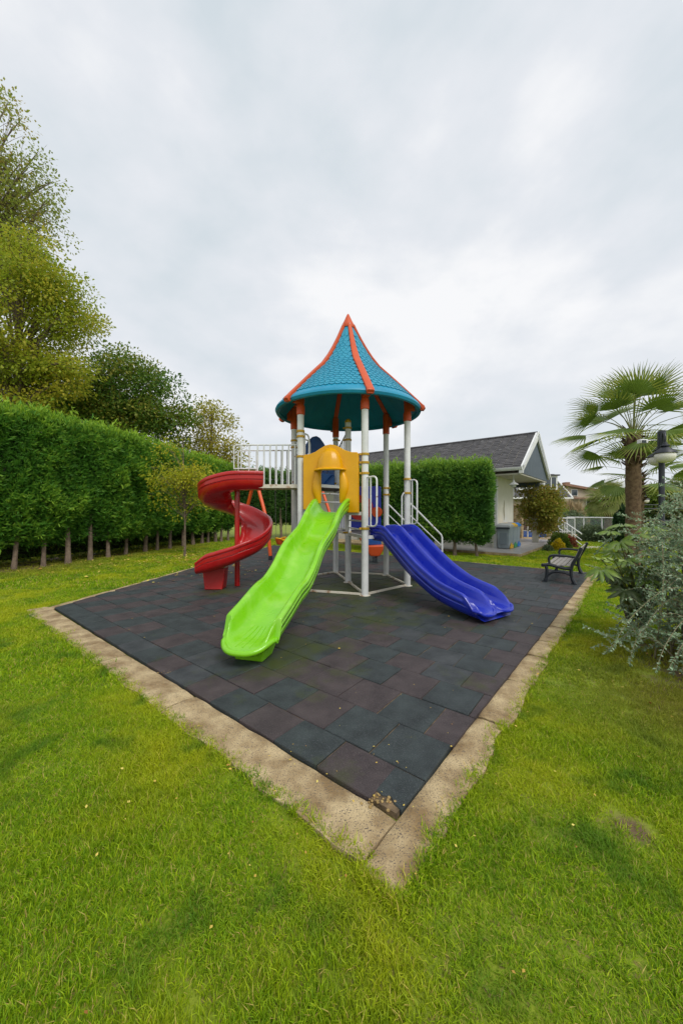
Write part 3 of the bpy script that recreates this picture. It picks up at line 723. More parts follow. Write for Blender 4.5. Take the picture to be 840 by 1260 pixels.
# blue double slide
BS = Vector((.86, 6.95, 0)); BE = BS+BD*2.36; bL = 2.36
BX, BY = table([-.06, 0, .25, .34, .45, .82, 1.1, 1.4, 1.6, 1.85, 2.1, 2.25, 2.36, 2.45], [1.07, 1.07, 1.06, 1.03, .94, .665, .475, .32, .245, .19, .155, .14, .12, .08])
RX, RY = table([-.06, 0, .3, .8, 1.4, 1.9, 2.12, 2.28, 2.36], [.18, .18, .21, .225, .225, .215, .18, .11, .03])
mb = MB(); secs = straight_slide(BS, BD, None, None, None, lambda L: .42, bL, 2, lambda w, W_: .16*(1-math.sqrt(max(0, 1-min(1, abs(abs(w)-.21)/.185)**2.2))), n=80); endb = secs[-1]
mb.sweep(secs, prof=[(w, h*.2) for w, h in chute(.42, 0, 2)]); bs = tpart(mb, 'slide', M_blue, ang=70); tag(bs, 'blue double lane slide')
mb = MB(); mb.tube(catmull([p+Vector((0, 0, -.010)) for p in endb[2:27]], 3), .026, 8); tpart(mb, 'rolled_lip', M_blue, bs, ang=80)
# red spiral slide
SP = Vector((-2.12, 7.40, 0))
path = [(-1.60, 7.28), (-1.85, 7.20), (-2.13, 7.13), (-2.40, 7.18), (-2.58, 7.38), (-2.58, 7.70), (-2.37, 7.90), (-2.08, 7.92), (-1.83, 7.76), (-1.75, 7.46), (-1.86, 7.16), (-2.12, 7.00), (-2.40, 6.93), (-2.69, 6.90)]
zrim = [2.27, 2.27, 2.25, 2.16, 2.03, 1.90, 1.76, 1.60, 1.40, 1.20, 1.0, .85, .745, .66]
pz = catmull([(a, b, z) for (a, b), z in zip(path, zrim)], 8); secs = []
prof_ = chute(.325, 0, 1); K = len(pz)
for i, p in enumerate(pz):
    t = pz[min(i+1, K-1)]-pz[max(i-1, 0)]; t.z = 0; t.normalize(); lat = Vector((-t.y, t.x, 0)); ring = []
    for w, h in prof_:
        # going clockwise: the outer wall lies on the left (+lat)
        hh = .29 if w > -.02 else .12
        if h < 0: hh = .24
        z = p.z-.27+h*hh
        k = i/(K-1); back = 0
        if k > .94: s_ = sst((k-.94)/.06); z = p.z-.27+(h*hh)*(1-.35*s_)
        ring.append(Vector((p.x, p.y, 0))+lat*w+Vector((0, 0, z)))
    secs.append(ring)
mb = MB(); mb.sweep(secs, prof=[(w, h*.25) for w, h in prof_]); rs_ = tpart(mb, 'slide', M_red, ang=60); tag(rs_, 'red spiral slide')
mb = MB(); mb.lathe([(0, 0), (.052, 0), (.052, 1.97), (0, 1.97)], (SP.x, SP.y+.0, 0), 18); tpart(mb, 'slide_post', M_red, rs_)
mb = MB(); secs = []
for z, w, l in ((.42, .22, .12), (.2, .20, .11), (0, .17, .13)):
    c = Vector((-2.47, 7.14, z)); secs.append([c+Vector((w, l, 0)), c+Vector((-w, l, 0)), c+Vector((-w, -l, 0)), c+Vector((w, -l, 0))])
mb.sweep(secs); tpart(mb, 'slide_foot', M_red, rs_, bevel=.012)

# ---- yellow arch panel between posts F and A
PM = (F+A)/2; pdir = (A-F).normalized(); pn = Vector((pdir.y, -pdir.x, 0))   # pn faces the green slide
def panelM(base, d): n = Vector((d.y, -d.x, 0)); return Matrix.Translation(base-OFF) @ Matrix(((d.x, -n.x, 0, 0), (d.y, -n.y, 0, 0), (0, 0, 1, 0), (0, 0, 0, 1)))
hw = .515
outl = [(-hw, 1.56), (-.26, 1.52), (-.235, 1.66)]+[(-.245, 1.8), (-.25, 2.0), (-.22, 2.2), (-.19, 2.28), (.19, 2.28), (.22, 2.2), (.25, 2.0), (.245, 1.8)]+[(.235, 1.66), (.26, 1.50), (hw, 1.50)]
outl += [(hw, 2.53), (hw-.02, 2.555), (.40, 2.56), (.28, 2.60), (.18, 2.66), (.09, 2.705), (0, 2.72), (-.09, 2.705), (-.18, 2.66), (-.28, 2.60), (-.40, 2.56), (-hw+.02, 2.555), (-hw, 2.53)]
ypan = plate('arch_panel', outl, [], .085, M_yel, tower, panelM(PM+pn*.06, pdir), .012)
mb = MB(); nu, nv = 20, 10; v = []                       # dome with flutes, visor
for i in range(nu+1):
    th = math.pi*i/nu
    for j in range(nv+1):
        ph = math.pi/2*j/nv
        fl_ = 1-.035*abs(math.sin(th*5))*math.cos(ph)
        x = -.255*math.cos(th)*math.cos(ph)*fl_; y = .20*math.sin(th)*math.cos(ph)*fl_; z = .40*math.sin(ph)
        q = PM+pdir*x+pn*(.10+y)+Vector((0, 0, 2.27+z)); v.append(q)
f = [(i*(nv+1)+j, i*(nv+1)+j+1, (i+1)*(nv+1)+j+1, (i+1)*(nv+1)+j) for i in range(nu) for j in range(nv)]
mb.add(v, f)
secs = []
for i in range(nu+1):
    th = math.pi*i/nu; c_, s_ = -math.cos(th), math.sin(th)
    secs.append([PM+pdir*(c_*(.245+a))+pn*(.095+s_*(.19+a))+Vector((0, 0, 2.265+z)) for a, z in ((0, .03), (.05, .012), (.062, -.004), (.05, -.02), (0, -.016), (-.03, 0))])
mb.sweep(secs); mb.lathe([(0, 0), (.022, 0), (.02, .02), (0, .028)], PM+pn*.13+Vector((0, 0, 2.655)), 10)
tpart(mb, 'dome_visor', M_yel, ypan, ang=50)
for sg in (-1, 1):
    mb = MB(); secs = []
    for i in range(13):
        t = i/12; z = 1.66+.60*t; w = .035+.055*math.sin(math.pi*t)**.8; cx = sg*(.215+.05*math.sin(math.pi*t)); dp = .035+.05*math.sin(math.pi*t)
        secs.append([PM+pdir*(cx+w*math.cos(R(a)))+pn*(.095+dp*math.sin(R(a)))+Vector((0, 0, z)) for a in range(0, 360, 30)])
    mb.sweep(secs); tpart(mb, 'moulded_curtain', M_yel, ypan, ang=60)

# ---- navy slotted arch on the far left edge, blue play panel at the back
PM2 = (G+D)/2+Vector((0, 0, 0)); d2 = (D-G).normalized()
ol = [(-.55, 2.10), (.55, 2.10), (.55, 2.80)]+[(.45, 2.84), (.34, 2.98), (.22, 3.14), (.10, 3.25), (0, 3.28), (-.10, 3.25), (-.22, 3.14), (-.34, 2.98), (-.45, 2.84)]+[(-.55, 2.80)]
holes = []
for i in range(5):
    x = -.44+.17*i; holes.append([(x, 2.28), (x+.055, 2.28), (x+.24, 2.86), (x+.185, 2.86)])
plate('slotted_arch_panel', ol, holes, .04, M_navy, tower, panelM(PM2, d2))
mb = MB()
mb.box((0, 0, 0), (.52, .05, .34)); mb.v = [tuple(PM2+d2*(x+.22)+Vector((d2.y, -d2.x, 0))*(.09+y)+Vector((0, 0, 2.24+z))) for x, y, z in mb.v]
lp = tpart(mb, 'climbing_board', M_sky, bevel=.01)
mb = MB(); mb.tube([PM2+d2*.15+Vector((d2.y, -d2.x, 0))*.13+Vector((0, 0, 2.14)), PM2+d2*.42+Vector((d2.y, -d2.x, 0))*.13+Vector((0, 0, 2.38))], .03, 10); tpart(mb, 'hand_grip', M_navy, lp)
PM3 = (D+C)/2; d3 = (C-D).normalized()
circ = lambda cx, cz, r, n=24: [(cx+r*math.cos(2*math.pi*i/n), cz+r*math.sin(2*math.pi*i/n)) for i in range(n)]
bp_ = plate('play_panel', [(-.5, 1.12), (.5, 1.12), (.5, 2.08), (.47, 2.11), (-.47, 2.11), (-.5, 2.08)], [circ(.02, 1.62, .16)], .045, M_blue, tower, panelM(PM3, d3))
plate('red_disc', circ(.02, 1.60, .30), [circ(.02, 1.60, .13)], .05, M_red, bp_, panelM(PM3-Vector((-d3.y, d3.x, 0))*.06, d3))
plate('orange_disc', circ(.42, 1.50, .12), [circ(.42, 1.50, .03, 12)], .05, M_oran, bp_, panelM(PM3-Vector((-d3.y, d3.x, 0))*.065, d3))

# ================================================================== SWING SET
sw = empty('swing_set', (-2.85, 12.0, 0)); tag(sw, 'orange steel swing set with curved legs behind the red spiral slide', 'swing set'); OFF = Vector((-2.85, 12.0, 0))
def swpart(mb, name, m, parent=None, **k):
    mb.v = [(x-OFF.x, y-OFF.y, z) for x, y, z in mb.v]; return mb.build(name, m, parent or sw, **k)
bd = Vector((.69, .72, 0)); ld = Vector((.72, -.69, 0)); s0 = Vector((-2.85, 12.0, 0)); HT = 2.36; HL = 2.60
for l in (0, 2.9):
    for s in (-1, 1):
        c = s0+bd*l; pts = catmull([c+ld*(.05*s)+Vector((0, 0, HL)), c+ld*(.22*s)+Vector((0, 0, 2.2)), c+ld*(.62*s)+Vector((0, 0, 1.3)), c+ld*(.80*s)+Vector((0, 0, .5)), c+ld*(.88*s)], 6)
        mb = MB(); mb.tube(pts, .057, 12); lg = swpart(mb, 'leg', M_oran2)
        mb = MB(); mb.tube([c+ld*(.88*s), c+ld*(.873*s)+Vector((0, 0, .13))], .061, 12); swpart(mb, 'foot_sleeve', M_iron, lg)
mb = MB(); mb.tube([s0+bd*-.1+Vector((0, 0, HT)), s0+bd*3.0+Vector((0, 0, HT))], .05, 12); swpart(mb, 'top_bar', M_oran2)
def toddler_seat(c, z, rz, m1, m2, parent, fn):
    M_ = Matrix.Rotation(rz, 3, 'Z')
    mb = MB(); secs = []
    for zz, w, l in ((-.10, .11, .10), (-.12+.03, .14, .13), (.0, .18, .16), (.10, .20, .18)):
        secs.append([M_@Vector((w*math.cos(R(a)), l*math.sin(R(a)), 0))+c+Vector((0, 0, z+zz)) for a in range(0, 360, 24)])
    mb.sweep(secs, caps=False); mb.f.append(tuple(range(15)))
    o = fn(mb, 'swing_seat', m1, parent)
    mb = MB(); rim = [M_@Vector((.20*math.cos(R(a)), .18*math.sin(R(a)), 0))+c+Vector((0, 0, z+.11+.03*math.cos(R(2*a)))) for a in range(0, 375, 15)]
    mb.tube(rim, .022, 8); mb.tube([M_@Vector((-.09, -.2, 0))+c+Vector((0, 0, z+.06)), M_@Vector((-.09, -.2, 0))+c+Vector((0, 0, z+.16)), M_@Vector((.09, -.2, 0))+c+Vector((0, 0, z+.16)), M_@Vector((.09, -.2, 0))+c+Vector((0, 0, z+.06)), M_@Vector((-.09, -.2, 0))+c+Vector((0, 0, z+.06))], .018, 8)
    fn(mb, 'safety_bar', m2, o); return o
sc_ = s0+bd*1.05; seat = toddler_seat(sc_, .46, math.atan2(bd.y, bd.x), M_oran, M_yel, sw, swpart)
for s in (-1, 1):
    mb = MB(); a = sc_+bd*(.21*s)+Vector((0, 0, .58)); b = sc_+bd*(.24*s)+Vector((0, 0, HT-.04)); n = 60
    for i in range(n):
        p = a.lerp(b, i/n); q = a.lerp(b, (i+1.15)/n); off = Vector((.007, 0, 0)) if i % 2 else Vector((0, .007, 0))
        mb.tube([p+off, q+off], .0035, 4, caps=False); mb.tube([p-off, q-off], .0035, 4, caps=False)
    swpart(mb, 'chain', M_chain)

# ================================================================== SPRING RIDER behind the tower
OFF = Vector((.98, 10.75, 0)); rd = empty('spring_rider', OFF); tag(rd, 'small orange rocking toy with blue top standing behind the tower posts', 'rocking toy')
def rpart(mb, name, m, parent=None, **k): mb.v = [(x-OFF.x, y-OFF.y, z) for x, y, z in mb.v]; return mb.build(name, m, parent or rd, **k)
mb = MB(); secs = []
for z, w, l in ((.20, .13, .13), (.30, .20, .15), (.42, .24, .18), (.50, .27, .19)):
    secs.append([OFF+Vector((w*s1, l*s2, z+(.03 if z > .45 and s1 > 0 else 0))) for s1, s2 in ((1, 1), (-1, 1), (-1, -1), (1, -1))])
mb.sweep(secs); body = rpart(mb, 'tub', M_oran, bevel=.03)
mb = MB(); mb.tube([OFF+Vector((-.27, 0, .50)), OFF+Vector((-.42, .0, .72)), OFF+Vector((-.50, 0, .92))], .03, 10); rpart(mb, 'handle_arm', M_oran, body)
mb = MB(); mb.box(OFF+Vector((0, .12, .62)), (.42, .06, .22)); rpart(mb, 'backrest', M_navy, body, bevel=.02)
mb = MB(); pts = [OFF+Vector((.07*math.cos(a), .07*math.sin(a), .02+.20*a/(2*math.pi*5))) for a in np.linspace(0, 2*math.pi*5, 70)]; mb.tube(pts, .012, 6); rpart(mb, 'spring', M_iron)

# ================================================================== PARK BENCH
OFF = Vector((4.81, 7.53, 0)); bn = empty('park_bench', OFF, math.atan2(1.39, 1.06)); tag(bn, 'slatted park bench with black cast iron ends and scrolled arms on the paving edge', 'bench')
# local frame: x along the bench, +y towards the front (sitting side)
BLn, BDp = 1.68, .52
def bpart(mb, name, m, parent=None, **k): return mb.build(name, m, parent or bn, **k)
for x in (0, BLn):
    def pp(y, z): return Vector((x, y, z))
    mb = MB(); mb.tube(catmull([pp(-.02, 0), pp(.03, .12), pp(.05, .28), pp(.02, .42), pp(-.05, .56), pp(-.10, .68), pp(-.115, .73)], 5), [.040]*5+[.033]*26, 8, flat=1.0)
    fr = bpart(mb, 'iron_end', M_iron)
    mb = MB(); mb.lathe([(0, -.028), (.034, -.028), (.036, 0), (.034, .028), (0, .028)]); mb.v = [(x+z, -.12+a, .735+b) for a, b, z in mb.v]; bpart(mb, 'scroll', M_iron, fr)
    mb = MB(); mb.tube(catmull([pp(.53, 0), pp(.50, .10), pp(.49, .25), pp(.52, .36)], 5), [.040]*4+[.033]*12, 8); bpart(mb, 'leg', M_iron, fr)
    mb = MB(); mb.tube(catmull([pp(.03, .17), pp(.14, .215), pp(.26, .235), pp(.38, .215), pp(.50, .13)], 5), .024, 8); bpart(mb, 'stretcher', M_iron, fr)
    mb = MB(); mb.tube(catmull([pp(.04, .33), pp(.15, .315), pp(.30, .34), pp(.45, .37), pp(.56, .355)], 5), .033, 8)
    mb.lathe([(0, -.028), (.036, -.028), (.04, 0), (.036, .028), (0, .028)]); mb.v[-100:] = [(x+z, .565+a, .35+b) for a, b, z in mb.v[-100:]]; bpart(mb, 'seat_bracket', M_iron, fr)
    mb = MB(); mb.tube(catmull([pp(-.02, .56), pp(.12, .575), pp(.28, .58), pp(.40, .57), pp(.45, .52), pp(.45, .45), pp(.44, .37)], 5), .024, 8); bpart(mb, 'armrest', M_iron, fr)
    for c in ((.0, 0), (.53, 0)): mb = MB(); mb.box((x, c[0]-.0, .012), (.05, .10, .024)); bpart(mb, 'foot', M_iron, fr, bevel=.006)
for i in range(5):
    y = .10+.098*i; mb = MB(); mb.box((BLn/2, y, .365+.012*math.cos(i)), (BLn+.04, .078, .024)); bpart(mb, 'seat_slat', M_slat, smooth=False, bevel=.004)
for i in range(4):
    z = .44+.085*i; mb = MB(); mb.box((BLn/2, -.005-.38*(z-.42)+.03, z), (BLn+.04, .024, .072), M=Matrix.Rotation(R(20), 3, 'X')); bpart(mb, 'back_slat', M_slat, smooth=False, bevel=.004)

# ================================================================== HEDGES
def hedge_profile_pts(p0, p1, n): return [Vector((p0[0]+(p1[0]-p0[0])*i/n, p0[1]+(p1[1]-p0[1])*i/n, 0)) for i in range(n+1)]
def hedge(name, line, depth, zb, ht, label, m, n, L, parent_trunks, tw=.07, core=True, seed=1, up=.55, group=None, tipsz=1.0, bulge=.16):
    """line: ground points of the front face; the hedge reaches `depth` behind it (to the left of the direction p0->p1)"""
    rng = np.random.default_rng(seed)
    h = empty(name, (line[0][0], line[0][1], 0)); tag(h, label, 'hedge', group)
    P0 = np.array([(p[0], p[1], p[2] if len(p) > 2 else ht) for p in line]); seg = np.hypot(*(P0[1:, :2]-P0[:-1, :2]).T); cum = np.concatenate([[0], np.cumsum(seg)]); T = cum[-1]
    off = P0[0, :2]
    def at(s): return np.stack([np.interp(s, cum, P0[:, k]) for k in range(3)], -1)
    def nrm(s):
        a = at(np.minimum(s+.05, T)); b = at(np.maximum(s-.05, 0)); d = (a-b)[:, :2]; d /= np.linalg.norm(d, axis=1, keepdims=True)+1e-9
        return np.stack([d[:, 1], -d[:, 0]], -1)      # outwards of the front face (right of travel)
    # sample front, top, ends, back
    areas = np.array([T*(ht-zb), T*depth*.8, depth*(ht-zb), depth*(ht-zb), T*(ht-zb)*.12]); face = rng.choice(5, n, p=areas/areas.sum())
    s = rng.random(n)*T; v = rng.random(n); w = rng.random(n)
    s = np.where(face == 2, rng.random(n)*.1, s); s = np.where(face == 3, T-rng.random(n)*.1, s)
    base = at(s); nn = nrm(s); top = base[:, 2]
    lump = np.array([noise.noise(Vector((a*.7, b*.7, c*.7+seed)))*.7+.7*noise.noise(Vector((a*2.4, b*2.4, c*1.5+seed))) for a, b, c in zip(base[:, 0], base[:, 1], zb+v*(top-zb))])
    z = zb+v*(top-zb); back = np.zeros(n)
    back = np.where(face == 1, w*depth, back); z = np.where(face == 1, top, z)
    back = np.where((face == 2) | (face == 3), w*depth, back); back = np.where(face == 4, depth, back)
    rel = (z-zb)/(top-zb); rnd = .22*(np.clip(rel-.86, 0, 1)/.14)**2 + .25*np.clip(.14-rel, 0, 1)/.14
    inw = rng.random(n)**1.6*.30
    outd = lump*bulge*1.2-rnd-inw
    pos = np.empty((n, 3)); frontish = (face == 0)
    pos[:, :2] = base[:, :2]-nn*back[:, None]+nn*np.where(frontish, outd, 0)[:, None]+nn*np.where(face == 4, -outd, 0)[:, None]
    tdir = np.stack([-nn[:, 1], nn[:, 0]], -1)
    endo = np.where(face == 2, -1, np.where(face == 3, 1, 0))*(outd+.02)
    pos[:, :2] += tdir*endo[:, None]
    scr = .10*np.abs(rng.normal(size=n))*np.where(face == 1, 1, 0)
    pos[:, 2] = z+np.where(face == 1, lump*.30-inw+scr*1.3, 0)
    pos[:, 2] += rng.normal(size=n)*.03
    outv = np.zeros((n, 3)); outv[:, :2] = nn*np.where(frontish, 1, np.where(face == 4, -1, .0))[:, None]+tdir*np.where(face == 2, -1, np.where(face == 3, 1, 0))[:, None]
    outv[:, 2] = np.where(face == 1, .9, 0)
    D = outv*.75+np.array([0, 0, up])+rng.normal(size=(n, 3))*.55
    Nn = rng.normal(size=(n, 3))+outv*.6+np.array([0, 0, .4])
    tint = .18+.35*rng.random(n)+.30*np.clip(rel-.8, 0, 1)*5*.55+np.where(inw < .05, .18, 0)+.30*lump  # besides fresh tips, sunlit top and darker hollows are put into the tint
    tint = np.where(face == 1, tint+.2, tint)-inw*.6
    # each sprig: three rhombs
    Ls = L*(.6+.8*rng.random(n))*tipsz
    Cc, Dd, NN, LL_, TT = [pos], [D], [Nn], [Ls], [tint]
    for k in range(2):
        Cc.append(pos+D/np.linalg.norm(D, axis=1, keepdims=True)*(Ls*.3)[:, None]); Dd.append(D+rng.normal(size=(n, 3))*.6); NN.append(Nn+rng.normal(size=(n, 3))*.5); LL_.append(Ls*.7); TT.append(tint+.06*rng.normal(size=n))
    # leaders sticking out of the top
    nl = int(T/.11); ls = rng.random(nl)*T; lb = rng.random(nl)*depth*.8; lh = rng.uniform(.08, .62, nl)*rng.random(nl)**.4*(depth > 1); bp2 = at(ls); ln_ = nrm(ls); m_ = 26
    q = rng.random((nl, m_)); px_ = np.repeat(bp2[:, 0]-ln_[:, 0]*lb, m_); py_ = np.repeat(bp2[:, 1]-ln_[:, 1]*lb, m_); wq = (1-q).ravel()*.13+.015
    pos2 = np.stack([px_+rng.normal(size=nl*m_)*wq, py_+rng.normal(size=nl*m_)*wq, np.repeat(bp2[:, 2]-.08, m_)+(q*lh[:, None]).ravel()], 1)
    if depth > 1: Cc.append(pos2); Dd.append(rng.normal(size=(nl*m_, 3))*.45+np.array([0, 0, 1.])); NN.append(rng.normal(size=(nl*m_, 3))); LL_.append(L*.8*(.5+.6*rng.random(nl*m_))); TT.append(.5+.45*rng.random(nl*m_))
    Cc = np.concatenate(Cc); Cc[:, :2] -= off
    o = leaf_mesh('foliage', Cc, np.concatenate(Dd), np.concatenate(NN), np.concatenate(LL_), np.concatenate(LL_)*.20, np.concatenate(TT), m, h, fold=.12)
    tag(o, kind='stuff')
    if core:
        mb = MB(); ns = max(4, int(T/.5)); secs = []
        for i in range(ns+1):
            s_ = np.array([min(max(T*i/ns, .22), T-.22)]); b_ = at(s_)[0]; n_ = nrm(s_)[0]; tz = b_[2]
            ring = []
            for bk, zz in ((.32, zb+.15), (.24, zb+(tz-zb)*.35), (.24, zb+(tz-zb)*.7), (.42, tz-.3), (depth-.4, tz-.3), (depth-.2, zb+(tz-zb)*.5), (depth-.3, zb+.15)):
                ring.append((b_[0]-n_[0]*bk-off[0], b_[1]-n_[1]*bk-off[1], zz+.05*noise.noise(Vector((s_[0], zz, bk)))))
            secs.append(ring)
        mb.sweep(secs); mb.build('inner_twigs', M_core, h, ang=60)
    for i, (x, y) in enumerate(parent_trunks):
        mb = MB(); r = tw*random.uniform(.85, 1.15); lean = random.uniform(-.10, .04); x -= off[0]; y -= off[1]
        mb.tube([(x, y, -.12), (x, y, .02), (x+lean*.3, y+.02, .3), (x+lean, y+.06, zb+.5), (x+lean, y+.1, zb+1.6)], [r*1.5, r*1.25, r, r*.9, r*.6], 9, caps=False); mb.build('trunk', M_bark2, h)
    return h
left_tr = [(-9.25, 9.0), (-8.75, 9.72), (-8.44, 10.3), (-8.15, 10.85), (-7.98, 11.56), (-7.82, 12.2), (-7.73, 13.04), (-7.5, 13.9), (-7.35, 14.5), (-7.17, 15.2), (-7.05, 16.2), (-6.97, 17.1), (-6.75, 17.6), (-6.6, 18.0), (-6.4, 18.5), (-6.25, 18.9), (-6.05, 19.4)]
def shift(l, dx, dy): return [(a+dx, b+dy) for a, b in l]
# travel so that the front face (towards the lawn) is on the right of travel: walking away from the camera, lawn on the right
hl = [(-10.6, 6.6, 4.15), (-9.15, 8.6, 4.12), (-8.45, 9.9, 4.1), (-7.75, 11.5, 4.1), (-7.35, 13.1, 4.05), (-6.95, 15.0, 4.0), (-6.75, 16.8, 3.9), (-6.1, 18.6, 3.85), (-5.7, 19.8, 3.8)]
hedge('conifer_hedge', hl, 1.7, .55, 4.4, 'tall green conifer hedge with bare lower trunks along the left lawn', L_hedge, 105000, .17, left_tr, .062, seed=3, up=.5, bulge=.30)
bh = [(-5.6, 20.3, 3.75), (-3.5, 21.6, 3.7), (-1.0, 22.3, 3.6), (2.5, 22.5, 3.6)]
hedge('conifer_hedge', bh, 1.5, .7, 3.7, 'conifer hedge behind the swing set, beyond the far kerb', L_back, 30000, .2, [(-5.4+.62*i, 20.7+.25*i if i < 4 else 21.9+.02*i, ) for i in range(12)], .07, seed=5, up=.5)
# the block of hedge in front of the house (front face towards the playground): travel right to left keeps the camera on the left, so reverse
rh = [(.55, 14.3, 3.05), (2.2, 13.45, 3.02), (3.6, 12.75, 3.05), (4.95, 12.1, 3.05)]
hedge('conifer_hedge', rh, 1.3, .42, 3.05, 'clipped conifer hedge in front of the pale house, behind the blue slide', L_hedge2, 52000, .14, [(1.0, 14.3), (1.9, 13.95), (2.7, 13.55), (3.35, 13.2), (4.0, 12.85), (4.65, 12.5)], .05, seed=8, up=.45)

# ================================================================== TREES
def tree(name, base, trunk_h, tr_r, blobs, n, L, m, label, bark=None, cat='tree', seed=0, clumps=60, cs=.45, droop=.1, group=None, limb_n=26, wr=.6, parts=('trunk', 'crown'), leafy=True, tintb=0):
    """blobs: (cx, cy, cz, rx, ry, rz) crown masses in world coordinates"""
    rng = np.random.default_rng(seed+100); rr = random.Random(seed)
    t = empty(name, (base[0], base[1], 0)); tag(t, label, cat, group); bark = bark or M_bark
    vol = np.array([b[3]*b[4]*b[5] for b in blobs]); bi = rng.choice(len(blobs), clumps, p=vol/vol.sum()); B = np.array(blobs)[bi]
    d = rvec(clumps); rad = (.35+.65*rng.random(clumps)**.55)[:, None]
    CC = B[:, :3]+d*B[:, 3:]*rad
    tint_c = rng.random(clumps)*.5+.1+tintb
    top = np.array([base[0], base[1], trunk_h])
    mb = MB(); zmax = max(b[2]+b[5]*.6 for b in blobs); cxy = np.average(np.array(blobs)[:, :2], axis=0, weights=vol)
    tp = [Vector((base[0], base[1], -.1)), Vector((base[0]+rr.uniform(-.02, .02), base[1], .15)), Vector((base[0]+rr.uniform(-.1, .1)*tr_r*4, base[1], trunk_h*.5)), Vector((base[0], base[1], trunk_h)), Vector(((base[0]+cxy[0])/2, (base[1]+cxy[1])/2, (trunk_h+zmax)/2)), Vector((cxy[0], cxy[1], zmax))]
    tp = catmull(tp, 4); rdi = [tr_r*(1.35 if i == 0 else 1)*(1-.85*i/len(tp)) for i in range(len(tp))]
    mb.v = []; mb.tube(tp, rdi, 9)
    for i in range(min(limb_n, clumps)):
        c = Vector(CC[i]); z0 = min(max(trunk_h*.75, c.z-rr.uniform(.25, .6)*abs(c.z-trunk_h)-.3), zmax*.95)
        k = min(range(len(tp)), key=lambda q: abs(tp[q].z-z0)); a = tp[k]; mid = a.lerp(c, .5)+Vector((rr.uniform(-.1, .1), rr.uniform(-.1, .1), .12*(c-a).length)); r0 = max(rdi[k]*.5, tr_r*.12)
        pts = catmull([a, mid, c], 4); mb.tube(pts, [r0*(1-.85*j/len(pts)) for j in range(len(pts))], 6, caps=False)
        for q in range(3):
            e = c+Vector(rvec(1)[0])*cs*1.5; s_ = pts[-4]; mb.tube([s_, s_.lerp(e, .5)+Vector((0, 0, .05)), e], [r0*.22, r0*.15, .004], 4, caps=False)
    mb.v = [(x-base[0], y-base[1], z) for x, y, z in mb.v]; mb.build('trunk', bark, t)
    if not leafy: return t
    ci = rng.integers(0, clumps, n); g = rng.normal(size=(n, 3)); g /= np.maximum(1, np.linalg.norm(g, axis=1, keepdims=True)/1.9)
    pos = CC[ci]+g*np.array([cs, cs, cs*wr]); pos[:, 2] -= droop*np.hypot(g[:, 0], g[:, 1])*cs
    D = g+rng.normal(size=(n, 3))*.8; D[:, 2] -= .3; Nn = rng.normal(size=(n, 3))*.6+np.array([0, 0, 1.])
    tint = tint_c[ci]+rng.random(n)*.45-.05
    pos[:, :2] -= np.array(base[:2])
    o = leaf_mesh('crown', pos, D, Nn, L*(.6+.8*rng.random(n)), L*.62*(.6+.8*rng.random(n)), tint, m, t, fold=.1); tag(o, kind='stuff')
    return t
def pb(px, py, Y, rx, rz, ry=None):
    p = P(px, py, Y); return (p.x, Y, p.z, rx*Y/447, ry or rx*Y/447, rz*Y/447)
tree('tall_tree', (-17.5, 17), 6, .32, [pb(-30, 250, 17, 95, 115, 3), pb(-10, 160, 17, 34, 66, 1.5), pb(30, 250, 17, 30, 52, 1.2), pb(20, 330, 17, 55, 60, 2)], 27000, .13, L_treeA, 'tallest tree at the left edge, its thinning twiggy top against the sky', seed=1, clumps=300, cs=.38, limb_n=260, droop=.25, wr=.45)
tree('plane_tree', (-13.0, 14.5), 4.5, .28, [pb(18, 400, 14.5, 92, 88, 2.6), pb(45, 345, 14.5, 55, 46, 1.6), pb(84, 400, 14.5, 32, 58, 1.2), pb(10, 470, 14.5, 80, 50, 2), pb(85, 455, 14.5, 45, 25, 1)], 42000, .12, L_treeB, 'broad yellow-green tree above the left hedge, leaning towards the sky gap', seed=2, clumps=230, cs=.36, limb_n=90, droop=.2, wr=.55)
tree('oak_tree', (-11.6, 19.5), 3.5, .3, [pb(150, 480, 19.5, 42, 48, 2), pb(105, 500, 19.5, 45, 40, 2), pb(205, 500, 19.5, 27, 36, 1.3), pb(165, 530, 19.5, 62, 36, 1.8), pb(60, 510, 19.5, 50, 30, 1.6)], 40000, .16, L_treeC, 'dark green round-topped tree behind the middle of the left hedge', seed=3, clumps=190, cs=.45, limb_n=50)
tree('young_tree', (-7.9, 22), 3, .14, [pb(262, 520, 22, 22, 30, 1.2), pb(258, 560, 22, 36, 30, 1.4), pb(290, 560, 22, 12, 14, .6)], 8500, .15, L_treeD, 'slender yellowing tree rising between the hedge and the white walkway rail', seed=4, clumps=75, cs=.45, limb_n=60)
tree('sapling', (-5.45, 12.65), 1.3, .05, [pb(216, 600, 12.65, 22, 32, .8), pb(240, 588, 12.65, 22, 22, .7), pb(208, 562, 12.65, 14, 22, .5), pb(254, 612, 12.65, 18, 12, .5), pb(232, 548, 12.65, 8, 20, .3), pb(196, 590, 12.65, 8, 10, .3)], 3600, .09, L_treeE, 'small lime-yellow sapling with thin trunk on the lawn left of the red spiral slide', seed=5, clumps=60, cs=.26, limb_n=60, bark=M_bark)

